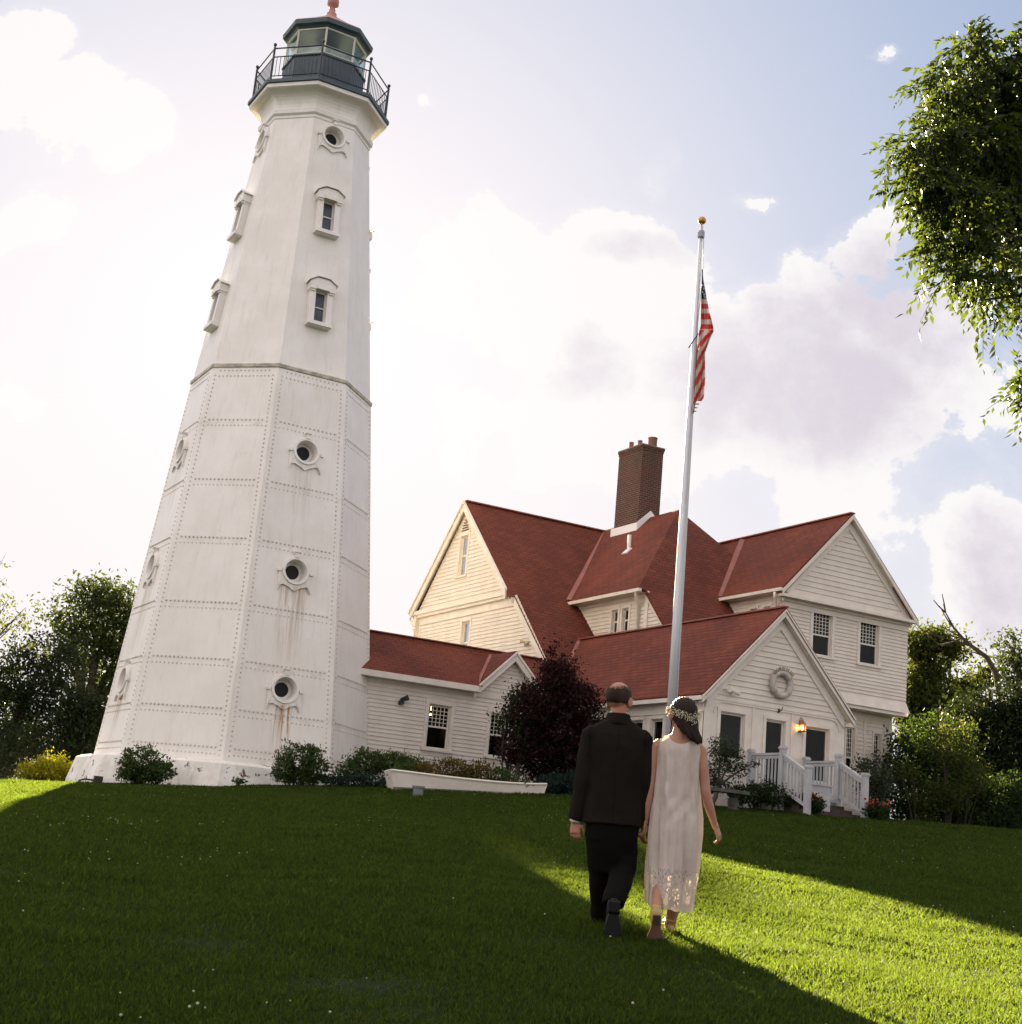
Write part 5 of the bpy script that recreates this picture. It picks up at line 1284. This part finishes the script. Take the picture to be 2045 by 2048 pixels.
def hand(mb,wrist,down,back,side,size=1.,curl=.5,spread=.18):
    """wrist point, direction of the fingers, direction of the back of the hand, thumb side direction"""
    w=Vector(wrist); d=Vector(down).normalized(); b=Vector(back); b=(b-d*b.dot(d)).normalized(); s=d.cross(b).normalized()
    if s.dot(Vector(side))<0: s=-s
    S=size
    mb.tube([w-d*.02,w+d*.02],[.025*S,.026*S],10)
    # palm as a rounded slab
    R=[]
    for t,hw,ht in ((0,.026,.019),(.03,.034,.017),(.06,.041,.015),(.088,.041,.013)):
        R.append([w+d*(t*S)+s*(math.cos(a)*hw*S)+b*(math.sin(a)*ht*S) for a in [2*math.pi*i/12 for i in range(12)]])
    loft(mb,R)
    for i,(off,L,r) in enumerate(((.031,.072,.0092),(.011,.080,.0095),(-.010,.075,.0092),(-.030,.058,.0082))):
        p=w+d*(.082*S)+s*(off*S); dd=(d+s*(off*spread*18*.12)).normalized(); pts=[w+d*(.05*S)+s*(off*.9*S),p]; ang=0
        for k,f in enumerate((.45,.32,.23)):
            ang+=curl*(.55+.5*k)+.05*i*curl; v=dd*math.cos(ang)-b*math.sin(ang); p=p+v*(L*f*S); pts.append(p)
        mb.tube(pts,[r*1.1*S,r*1.1*S,r*S,r*.92*S,r*.75*S],8); mb.ball(pts[-1],r*.76*S,nu=8,nv=6)
    t0=w+d*(.025*S)+s*(.026*S); t1=t0+(d*.6+s*.75-b*.25).normalized()*(.034*S); t2=t1+(d*.9+s*.25-b*.4).normalized()*(.032*S); t3=t2+(d*.9-s*.1-b*.5).normalized()*(.024*S)
    mb.tube([t0-s*.01*S,t1,t2,t3],[.014*S,.0125*S,.011*S,.0085*S],8); mb.ball(t3,.0088*S,nu=8,nv=6)
def head(mb,c,yaw,S=1.,wid=.076,ear=True):
    c=Vector(c); R=Matrix.Rotation(yaw,3,'Z')   # face towards +y turned by yaw
    def L(x,y,z): return c+R@Vector((x*S,y*S,z*S))
    mb.ball(L(0,-.008,.022),wid*S,.096*S,.092*S,20,14,R)            # cranium
    mb.ball(L(0,.018,-.035),.058*S,.070*S,.072*S,16,12,R)           # face/jaw
    mb.ball(L(0,.052,-.088),.026*S,.026*S,.020*S,12,8,R)            # chin
    mb.tube([L(0,.088,.012),L(0,.104,-.022),L(0,.100,-.034)],[.009*S,.014*S,.011*S],8)   # nose
    mb.ball(L(0,.082,.028),.045*S,.016*S,.012*S,12,6,R)              # brow
    for s in (-1,1):
        mb.ball(L(s*.030,.076,-.012),.020*S,.014*S,.013*S,10,6,R)     # cheeks
    mb.ball(L(0,.088,-.058),.022*S,.010*S,.006*S,10,6,R)             # lips
    mb.ball(L(0,.087,-.067),.018*S,.010*S,.006*S,10,6,R)
    if ear:
        for s in (-1,1):
            q=Matrix.Rotation(-s*.35,3,'Z')
            mb.ball(L(s*(wid+.004),-.002,-.012),.009*S,.021*S,.034*S,10,8,R@q); mb.ball(L(s*(wid-.006),.004,-.03),.012*S,.014*S,.02*S,10,8,R)
    return L,R
YP=10.2
def build_man():
    x0,y0=.90,10.2; root=thing('person',(x0,y0,gz(x0,y0)),'balding person in a dark suit jacket and dark trousers walking away across the lawn','person')
    HC=(.884,YP,1.150)
    mb=MB(); L,R=head(mb,HC,R_(-32),1.10)
    mb.tube([(.884,YP-.01,1.12),(.886,YP-.015,1.04),(.888,YP-.0,.96)],[.062,.059,.055],14)
    loft(mb,[ring((.89,YP,z),rx,ry) for z,rx,ry in ((.18,.15,.10),(.35,.155,.11),(.55,.14,.10),(.75,.16,.11),(.88,.17,.09),(.96,.07,.045))])
    # arms
    mb.tube([(.72,YP,.89),(.668,YP,.58),(.640,YP+.03,.30)],[.05,.042,.027],10)
    hand(mb,(.640,YP+.03,.296),(.05,-.05,-1),(-.45,-.9,0),(1,.2,0),1.0,.55)
    mb.tube([(1.05,YP+.02,.89),(1.105,YP+.03,.58),(1.118,YP+.05,.31)],[.05,.042,.027],10)
    hand(mb,(1.118,YP+.05,.305),(.0,.1,-1),(-1,-.3,0),(0,1,0),1.04,.75)
    # legs
    mb.tube([(.82,YP+.0,.22),(.845,YP+.12,-.02),(.885,YP+.30,-.38)],[.08,.055,.035],10)
    mb.tube([(.97,YP,.22),(1.005,YP+.02,-.05),(.922,YP-.26,-.24)],[.08,.055,.035],10)
    mb.ball((.90,YP+.36,-.42),.04,.10,.04); mb.ball((.918,YP-.245,-.30),.026,.026,.06)
    body=remesh('body',mb,.0046,SKINM,root,2)
    # hair: fringe round the back and sides, crown bare
    hs=1.03
    vs=[];fs=[]; nu,nv=40,22
    for j in range(nv+1):
        el=0
        for i in range(nu+1):
            a=math.pi*(1.0+ -.06)+ (math.pi*1.12)*i/nu   # around the back
            top=.86-.10*math.cos(2*(a-1.5*math.pi)); e2=-.60+(top+.60)*j/nv
            th=.0045*math.sin(math.pi*min(1,max(.0,(j+.3)/nv)))**.5
            x=math.cos(a)*math.cos(e2)*(.077+th)*hs; y=-.008+math.sin(a)*math.cos(e2)*(.098+th)*hs; z=.022+math.sin(e2)*(.093+th)*hs
            vs.append(L(x/1.03,y/1.03,z/1.03))
    for j in range(nv):
        for i in range(nu): k=j*(nu+1)+i; fs.append((k,k+1,k+nu+2,k+nu+1))
    hm=mat('hair_thin',(.020,.013,.010),(.034,.022,.016),3,.7,.001,90,stretch=(6,6,1),spec=.1)
    nt=hm.node_tree; g=N(nt); uvn=g.sep(g.new('ShaderNodeTexCoord').outputs['UV']); po=g.new('ShaderNodeNewGeometry').outputs['Position']
    nz=g.m('MULTIPLY',g.m('SUBTRACT',g.noise(po,60,4,.7),.5),.9); e1=g.smooth(g.m('ADD',uvn[1],nz),.62,1.02,1.,0.); e2=g.smooth(g.m('ADD',uvn[1],g.m('MULTIPLY',nz,.4)),.0,.12)
    al=g.m('MULTIPLY',e1,e2); tr=g.new('ShaderNodeBsdfTransparent'); xs=g.new('ShaderNodeMixShader'); bs=[n for n in nt.nodes if n.type=='BSDF_PRINCIPLED'][0]; ou=[n for n in nt.nodes if n.type=='OUTPUT_MATERIAL'][0]
    g.put(xs.inputs[0],al); g.l.new(tr.outputs[0],xs.inputs[1]); g.l.new(bs.outputs[0],xs.inputs[2]); g.l.new(xs.outputs[0],ou.inputs[0])
    h_=newmesh('hair',vs,fs,hm,root,smooth=True); ul=h_.data.uv_layers.new(name='UVMap')
    for p in h_.data.polygons:
        for li in p.loop_indices: q=h_.data.loops[li].vertex_index; ul.data[li].uv=((q%(nu+1))/nu,(q//(nu+1))/nv)
    # glasses
    m_=MB()
    for s in (-1,1):
        c=L(s*.033,.098,.004); pts=[c+R@Vector((math.cos(a)*.024,0,math.sin(a)*.018)) for a in [2*math.pi*i/16 for i in range(17)]]; m_.tube(pts,.0016,5,cap=False)
        m_.tube([L(s*.057,.096,.010),L(s*.080,.05,.008),L(s*.082,-.004,.006)],.0018,5)
    m_.tube([L(-.010,.102,.006),L(.010,.102,.006)],.0016,5); gs=m_.build('glasses',mat('spectacle_metal',(.5,.5,.5),None,rough=.25,metal=.9),root)
    # jacket
    mb=MB()
    prof=[(.285,.893,.206,.130),(.42,.893,.203,.128),(.56,.892,.196,.122),(.70,.888,.200,.122),(.82,.887,.215,.122),(.90,.887,.218,.110),(.945,.887,.190,.092),(.985,.887,.135,.078),(1.01,.887,.092,.070),(1.03,.886,.076,.066)]
    loft(mb,[ring((cx,YP-.005,z),rx,ry,24,0,2.4) for z,cx,rx,ry in prof])
    mb.ball((.715,YP-.005,.885),.075,.085,.075); mb.ball((1.060,YP-.005,.885),.075,.085,.075)
    mb.tube([(.712,YP,.90),(.690,YP-.01,.76),(.672,YP-.015,.57),(.655,YP+.0,.43),(.643,YP+.02,.30)],[.076,.072,.064,.057,.052],16)
    mb.tube([(1.062,YP,.90),(1.085,YP,.76),(1.105,YP+.01,.57),(1.115,YP+.03,.43),(1.120,YP+.045,.31)],[.076,.070,.062,.055,.050],16)
    def wr(p,n):
        x,y,z=p[:,0],p[:,1],p[:,2]
        d=.0035*np.sin((z+x*.6)*38+3*np.sin(x*9))*np.exp(-((x-.67)/.08)**2)*np.exp(-((z-.56)/.14)**2)
        d+=.0045*np.sin(x*26+z*7)*np.clip((.75-z)/.4,0,1)*(n[:,1]<-.2)
        d+=.003*np.sin(z*19+x*12+1)*(n[:,1]<-.1)
        d-=.006*np.exp(-((x-.889)/.004)**2)*(n[:,1]<-.2)*(z<.96)      # centre seam
        d-=.007*np.exp(-((np.abs(x-.89)-.185-.01*(z>.6))/.006)**2)*(z>.72)*(z<.93)
        return d
    jk=remesh('jacket',mb,.0065,SUITM,root,3,wr)
    m_=MB(); 
    loft(m_,[ring((.886,YP-.008,z),rx,ry,24) for z,rx,ry in ((.975,.110,.087),(1.01,.094,.082),(1.048,.082,.075),(1.056,.075,.069))])
    remesh('jacket_collar',m_,.006,SUITM,jk,2)
    m_=MB(); m_.tube([(.6425,YP+.022,.305),(.641,YP+.026,.285)],[.041,.040],16); m_.build('shirt_cuff',mat('white_cotton',(.55,.53,.50),None,rough=.8),root,smooth=True)
    m_=MB(); m_.tube([(.886,YP-.006,1.045),(.885,YP-.002,1.062)],[.066,.063],20); m_.build('shirt_collar',MATS['white_cotton'],root,smooth=True)
    # trousers
    mb=MB()
    loft(mb,[ring((.892,YP-.005,z),rx,ry,20,0,2.3) for z,rx,ry in ((.40,.165,.108),(.30,.174,.108),(.20,.172,.104),(.12,.155,.090),(.04,.12,.065),(-.04,.07,.03))])
    mb.tube([(.812,YP,.32),(.815,YP,.20),(.828,YP+.05,.08),(.845,YP+.12,-.08),(.868,YP+.22,-.25),(.884,YP+.31,-.395)],[.106,.103,.094,.080,.070,.066],16)
    mb.tube([(.978,YP,.32),(.975,YP,.20),(.992,YP+.03,.10),(.992,YP+.0,-.03),(.955,YP-.13,-.13),(.922,YP-.22,-.215),(.918,YP-.235,-.245)],[.106,.103,.099,.090,.082,.076,.076],16)
    def wt(p,n):
        x,y,z=p[:,0],p[:,1],p[:,2]
        return .004*np.sin(z*42+x*18)*np.exp(-((z+.05)/.10)**2)+.004*np.sin(z*60+x*25)*np.clip((-.2-z)/.15,0,1)+.003*np.sin(x*40+z*6)
    remesh('trousers',mb,.0065,TROUM,root,12,wt)
    for nm,toe in (('shoe',None),('shoe',1)):
        m_=MB()
        if toe is None:
            zg=gz(.89,YP+.40)
            loft(m_,[[Vector((.888+math.cos(a)*hw,YP+.26+t,zg+.035+math.sin(a)*hh)) for a in [2*math.pi*i/14 for i in range(14)]] for t,hw,hh in ((0,.028,.030),(.03,.038,.042),(.12,.040,.045),(.20,.048,.034),(.27,.040,.022),(.30,.015,.012))])
        else:
            # trailing foot, sole to the viewer, toe on the grass
            q0=Vector((.918,YP-.262,-.215)); q1=Vector((.926,YP-.235,-.475)); d=(q1-q0).normalized(); Xs=Vector((1,0,0)); bk=d.cross(Xs).normalized()
            loft(m_,[[q0+d*t+Xs*(math.cos(a)*hw+off)+bk*(math.sin(a)*hh) for a in [2*math.pi*i/16 for i in range(16)]] for t,hw,hh,off in ((-.02,.036,.034,0),(.02,.046,.048,0),(.10,.044,.048,0),(.17,.056,.036,.003),(.23,.055,.028,.006),(.28,.040,.022,.004),(.298,.016,.010,0))])
            m_.box(q0+d*.03+bk*.052,.040,.040,.014,(Xs,d,bk)); m_.slab([q0+d*t+Xs*x+bk*.040 for t,x in ((.08,-.034),(.14,-.050),(.20,-.056),(.26,-.042),(.285,0),(.26,.046),(.20,.060),(.14,.052),(.08,.034))],bk*.012)
        remesh(nm,m_,.0055,SHOEM,root,2)
build_man()

def build_woman():
    x0,y0=1.32,10.2; root=thing('person',(x0,y0,gz(x0,y0)),'long-haired person in a sleeveless cream lace dress and flower crown walking away across the lawn','person')
    Y=YP
    mb=MB(); L,R=head(mb,(1.335,Y,1.088),R_(22),1.12,.076)
    mb.tube([(1.335,Y-.012,1.04),(1.322,Y-.015,.98),(1.318,Y-.01,.90)],[.048,.047,.062],14)
    loft(mb,[ring((cx,Y,z),rx,ry,20,0,2.2) for z,cx,rx,ry in ((.10,1.33,.128,.09),(.30,1.332,.140,.095),(.42,1.332,.130,.09),(.58,1.328,.118,.085),(.74,1.322,.138,.095),(.83,1.320,.158,.092),(.885,1.319,.155,.075),(.925,1.318,.095,.058),(.95,1.318,.05,.045))])
    mb.tube([(1.20,Y,.878),(1.158,Y,.845),(1.146,Y-.005,.72),(1.138,Y-.01,.56),(1.132,Y+.0,.45),(1.128,Y+.01,.33)],[.040,.046,.042,.037,.035,.023],12)
    hand(mb,(1.128,Y+.01,.335),(-.05,.05,-1),(1,-.3,0),(0,1,0),.95,.75)
    mb.tube([(1.44,Y,.878),(1.480,Y,.845),(1.502,Y-.01,.72),(1.527,Y-.015,.57),(1.568,Y+.0,.45),(1.612,Y+.03,.345)],[.040,.045,.041,.036,.033,.022],12)
    hand(mb,(1.612,Y+.03,.350),(.48,.15,-1),(.9,-.6,.3),(-.2,1,0),.95,.55)
    mb.tube([(1.26,Y,.15),(1.262,Y+.04,.0),(1.235,Y-.10,-.14),(1.208,Y-.22,-.235),(1.206,Y-.245,-.262)],[.055,.048,.048,.036,.033],12)
    mb.tube([(1.395,Y,.15),(1.385,Y+.06,-.05),(1.375,Y+.12,-.20),(1.358,Y+.16,-.37),(1.356,Y+.16,-.415)],[.07,.052,.050,.032,.034],12)
    # feet
    q0=Vector((1.206,Y-.262,-.262)); q1=Vector((1.215,Y-.235,-.475)); d=(q1-q0).normalized(); Xs=Vector((1,0,0)); bk=d.cross(Xs).normalized()
    loft(mb,[[q0+d*t+Xs*(math.cos(a)*hw)+bk*(math.sin(a)*hh+.012) for a in [2*math.pi*i/14 for i in range(14)]] for t,hw,hh in ((-.015,.018,.014),(.02,.025,.022),(.09,.023,.018),(.15,.030,.012),(.19,.026,.008),(.215,.014,.006))])
    zf=gz(1.36,Y+.2)+.045; 
    loft(mb,[[Vector((1.358+math.cos(a)*hw,Y+.13+t,zf+.032+math.sin(a)*hh)) for a in [2*math.pi*i/14 for i in range(14)]] for t,hw,hh in ((0,.020,.022),(.03,.029,.032),(.10,.030,.030),(.16,.037,.022),(.20,.034,.016),(.225,.018,.010))])
    remesh('body',mb,.0044,SKIN,root,2)
    # hair
    mb=MB(); 
    mb.ball(L(0,-.016,.024),.094,.106,.100,24,16,R)
    loft(mb,[ring((cx,Y+dy,z),rx,ry,16) for z,cx,dy,rx,ry in ((1.11,1.340,-.02,.094,.085),(1.06,1.350,-.045,.088,.062),(1.01,1.368,-.070,.080,.046),(.965,1.390,-.088,.068,.036),(.93,1.412,-.094,.056,.030),(.905,1.432,-.096,.042,.024),(.885,1.446,-.096,.022,.014))])
    def hw(p,n): return .0035*np.sin((p[:,0]-(1.05-p[:,2])*.55)*150)*np.clip((1.12-p[:,2])*8,0.25,1)+.002*np.sin((p[:,0])*310+p[:,2]*20)
    remesh('hair',mb,.0055,HAIRD,root,3,hw)
    m_=MB(); m_.tube([L(-.070,.01,-.04),(1.262,Y-.02,1.005),(1.256,Y-.03,.985),(1.262,Y-.03,.965),(1.248,Y-.03,.945)],[.006,.005,.004,.004,.002],6); m_.build('loose_curl',HAIRD,root,smooth=True)
    # flower crown: sprigs of tiny white flowers
    rr=random.Random(9); m_=MB(); st=MB()
    for i in range(560):
        a=rr.uniform(0,2*math.pi); cx=math.cos(a); cy=math.sin(a)
        c=L(cx*(.098+abs(rr.gauss(0,.007))),-.016+cy*(.108+abs(rr.gauss(0,.008))),.000+.020*cy+rr.gauss(0,.018)+.026*abs(cx)-.010)
        s=rr.uniform(.0018,.0042); m_.ball(c,s,s,s,5,4)
        if i%3==0: st.tube([L(cx*.092,-.016+cy*.102,.0+.02*abs(cx)),c],.0008,3)
    fc=m_.build('flower_crown',mat('small_white_flowers',(.62,.58,.44),(.5,.44,.30),60,.7),root); st.build('crown_stems',mat('stem_green',(.05,.07,.03),None),fc)
    # dress
    def dressmat():
        m=bpy.data.materials.new('lace_dress'); m.use_nodes=True; nt=m.node_tree; nt.nodes.clear(); g=N(nt)
        out=g.new('ShaderNodeOutputMaterial'); b=g.new('ShaderNodeBsdfPrincipled'); t=g.new('ShaderNodeBsdfTranslucent'); tr=g.new('ShaderNodeBsdfTransparent')
        pos=g.new('ShaderNodeNewGeometry').outputs['Position']; uv=g.new('ShaderNodeTexCoord').outputs['UV']
        X,Yy,Z=g.sep(pos); u_,v_,_=g.sep(uv)
        c=g.mix(g.smooth(g.noise(pos,7,5,.6),.35,.65),(.62,.545,.485),(.56,.485,.425))
        c=g.mix(g.smooth(g.noise(g.vm('MULTIPLY',pos,(22,22,2.5)),1.2,4,.6),.45,.8,0,.10),c,(.36,.30,.24))
        g.put(b.inputs['Base Color'],c); b.inputs['Roughness'].default_value=.75
        g.put(t.inputs[0],g.mix(.2,c,(.6,.5,.35)))
        x=g.new('ShaderNodeMixShader'); x.inputs[0].default_value=.3; g.l.new(b.outputs[0],x.inputs[1]); g.l.new(t.outputs[0],x.inputs[2])
        # lace bands near the hem: scalloped motifs, sheer between
        w1=g.m('SINE',g.m('MULTIPLY',u_,150.)); sc=g.m('ABSOLUTE',g.m('SINE',g.m('MULTIPLY',u_,44.)))
        vz=g.m('ADD',v_,g.m('MULTIPLY',sc,-.014))
        vor=g.new('ShaderNodeTexVoronoi',feature='DISTANCE_TO_EDGE'); g.put(vor.inputs['Vector'],g.comb(g.m('MULTIPLY',u_,2.2),v_,0.)); vor.inputs['Scale'].default_value=27
        threads=g.m('LESS_THAN',vor.outputs['Distance'],.17)
        lat=g.m('MAXIMUM',g.m('GREATER_THAN',g.m('SINE',g.m('MULTIPLY',g.m('ADD',g.m('MULTIPLY',u_,2.2),v_),95.)),.75),g.m('GREATER_THAN',g.m('SINE',g.m('MULTIPLY',g.m('SUBTRACT',g.m('MULTIPLY',u_,2.2),v_),95.)),.75))
        pat=g.m('MAXIMUM',threads,g.m('MULTIPLY',lat,g.m('LESS_THAN',v_,-.085)))
        rim=g.m('MAXIMUM',g.m('LESS_THAN',g.m('ABSOLUTE',g.m('ADD',vz,.070)),.004),g.m('LESS_THAN',g.m('ABSOLUTE',g.m('ADD',vz,.145)),.004))
        pat=g.m('MAXIMUM',pat,rim)
        band=g.m('MULTIPLY',g.m('LESS_THAN',vz,.010),g.m('GREATER_THAN',vz,-.150))
        sheer=g.m('MULTIPLY',band,g.m('SUBTRACT',1.,pat))
        low=g.m('MULTIPLY',g.m('LESS_THAN',vz,-.150),.12)
        k=g.m('ADD',g.m('MULTIPLY',sheer,.38),low)
        y=g.new('ShaderNodeMixShader'); g.put(y.inputs[0],k); g.l.new(x.outputs[0],y.inputs[1]); g.l.new(tr.outputs[0],y.inputs[2])
        bn=g.new('ShaderNodeBump'); bn.inputs['Distance'].default_value=.002; g.put(bn.inputs['Height'],g.m('ADD',g.noise(pos,220,3,.6),g.m('MULTIPLY',pat,g.m('MULTIPLY',band,.6)))); g.l.new(bn.outputs[0],b.inputs['Normal'])
        g.l.new(y.outputs[0],out.inputs[0]); return m
    nu,nv=160,90; vs=[];uvs=[]
    Z=[.955,.925,.89,.83,.74,.62,.50,.38,.28,.10,-.05,-.20,-.30]
    RX=[.075,.125,.158,.166,.156,.154,.160,.170,.172,.168,.164,.158,.154]
    RY=[.030,.064,.088,.104,.108,.104,.112,.130,.138,.140,.140,.138,.136]
    CX=[1.318,1.318,1.320,1.322,1.324,1.328,1.332,1.335,1.335,1.331,1.327,1.322,1.320]
    zr=Z[::-1]
    for i in range(nu):
        a=2*math.pi*i/nu; ca,sa=math.cos(a),math.sin(a)
        back=max(0,-sa); front=max(0,sa); side=abs(ca)
        # neckline / straps / armholes
        if side<.62: zt=.875+.055*(side/.62)**2+(.0 if sa<0 else .01)
        elif side<.86: zt=.93
        else: zt=.93-.15*((side-.86)/.14)**.6
        zh=-.210-.045*max(0,math.cos(a-4.9))+.008*math.sin(3*a)+.005*math.sin(11*a+1)
        for j in range(nv+1):
            t=j/nv; z=zt+(zh-zt)*t
            rx=np.interp(z,zr,RX[::-1]); ry=np.interp(z,zr,RY[::-1]); cx=np.interp(z,zr,CX[::-1])
            low=max(0,min(1,(.75-z)/.8)); f=(.0040+.0078*low)*(math.sin(5*a+2.2*math.sin(z*3+a))+.9*math.sin(9*a+1.5*math.sin(z*5)+1)+.35*math.sin(19*a+z*6+.7)+.12*math.sin(37*a-z*9))
            f+=.004*math.sin(z*22+5*ca+math.sin(6*ca+z*5)*1.5)*math.exp(-((z-.52)/.16)**2)*(back+.2)+.004*math.sin(z*40-9*ca)*math.exp(-((z-.42)/.12)**2)*back-.004*math.exp(-(ca/.03)**2)*(z<.42)*back
            f+=.0022*math.cos((abs(ca)*16-(z-.70)*38))*math.exp(-((z-.79)/.09)**2)*back*math.exp(-(ca/.6)**2)
            f+=.010*math.exp(-((ca+.95)/.12)**2)*low+ .006*math.exp(-((ca-.97)/.08)**2)*low
            r=1.0; x=cx+ca*(rx+f); y=YP-.004+sa*(ry+f*1.1)
            if z<.05: y-=.05*math.exp(-((ca+.5)/.4)**2)*back*min(1,(.05-z)/.2); 
            vs.append((x,y,z)); uvs.append((a*.17,z+.02*math.sin(6*a)*0))
    fs=[]
    for i in range(nu):
        i2=(i+1)%nu
        for j in range(nv): k=i*(nv+1)+j; k2=i2*(nv+1)+j; fs.append((k,k+1,k2+1,k2))
    o=newmesh('dress',vs,fs,dressmat(),root,smooth=True)
    ul=o.data.uv_layers.new(name='UVMap')
    for p in o.data.polygons:
        for li in p.loop_indices: ul.data[li].uv=uvs[o.data.loops[li].vertex_index]
    # inner slip
    vs2=[];
    m_=MB(); 
    loft(m_,[ring((cx,YP-.002,z),rx,ry,28) for z,cx,rx,ry in ((.84,1.321,.150,.088),(.74,1.324,.141,.092),(.60,1.328,.138,.088),(.40,1.334,.153,.108),(.25,1.334,.154,.114),(.05,1.331,.150,.112),(-.02,1.328,.148,.110))])
    sl_=m_.build('slip',mat('slip_cloth',(.40,.33,.26),(.34,.27,.20),5,.8,trans=.2,tcol=(.5,.4,.3)),root,smooth=True)
    # shoes
    GO=mat('gold_leather',(.44,.33,.11),(.36,.26,.08),20,.4); SO=mat('sole_brown',(.085,.040,.020),(.06,.028,.014),12,.7); HE=mat('heel_dark',(.02,.012,.010),None,rough=.5)
    m_=MB(); 
    loft(m_,[[q0+d*t+Xs*(math.cos(a)*hw)+bk*(math.sin(a)*hh) for a in [2*math.pi*i/16 for i in range(16)]] for t,hw,hh in ((-.045,.028,.026),(.0,.038,.036),(.05,.039,.036),(.08,.034,.028),(.12,.040,.026),(.16,.058,.026),(.20,.062,.024),(.245,.040,.018))])
    sh=remesh('shoe',m_,.005,GO,root,2); dn=Vector((0,-1,0))
    m_=MB(); m_.slab([q0+d*t+Xs*x+bk*.037 for t,x in ((.045,-.026),(.10,-.034),(.15,-.056),(.19,-.060),(.23,-.044),(.255,0),(.23,.040),(.19,.054),(.15,.048),(.10,.030),(.045,.026))],bk*.012); m_.build('sole',SO,sh)
    m_=MB(); m_.box(q0+d*.034+bk*.054,.025,.020,.018,(Xs,d,bk)); m_.lathe(q0+d*.045+bk*.034,[(.025,0),(.024,.037)],14,axis=bk); m_.build('heel',HE,sh)
    m_=MB(); cb=Vector((1.358,Y+.13,zf))
    m_.slab([cb+Vector((x,y,-.012)) for x,y in ((-.026,0),(0,-.018),(.026,0),(.030,.10),(.040,.16),(.030,.22),(0,.24),(-.030,.22),(-.040,.16),(-.030,.10))],(0,0,.026)); s2=m_.build('shoe',GO,root)
    m_=MB(); c1=cb+Vector((0,.0,.055)); pts=[c1+Vector((math.cos(a)*.034,math.sin(a)*.034+.015,-.012*math.cos(a)*0+.012*math.sin(a))) for a in [2*math.pi*i/16 for i in range(17)]]; m_.tube(pts,.005,6,cap=False)
    m_.tube([cb+Vector((-.03,.01,.0)),cb+Vector((-.034,-.002,.04))],.006,5); m_.tube([cb+Vector((.03,.01,.0)),cb+Vector((.034,-.002,.04))],.006,5); m_.build('strap',GO,s2)
    m_=MB(); m_.lathe(cb+Vector((0,.005,-.035)),[(.017,0),(.022,.03)],10); m_.build('heel',GO,s2)
build_woman()
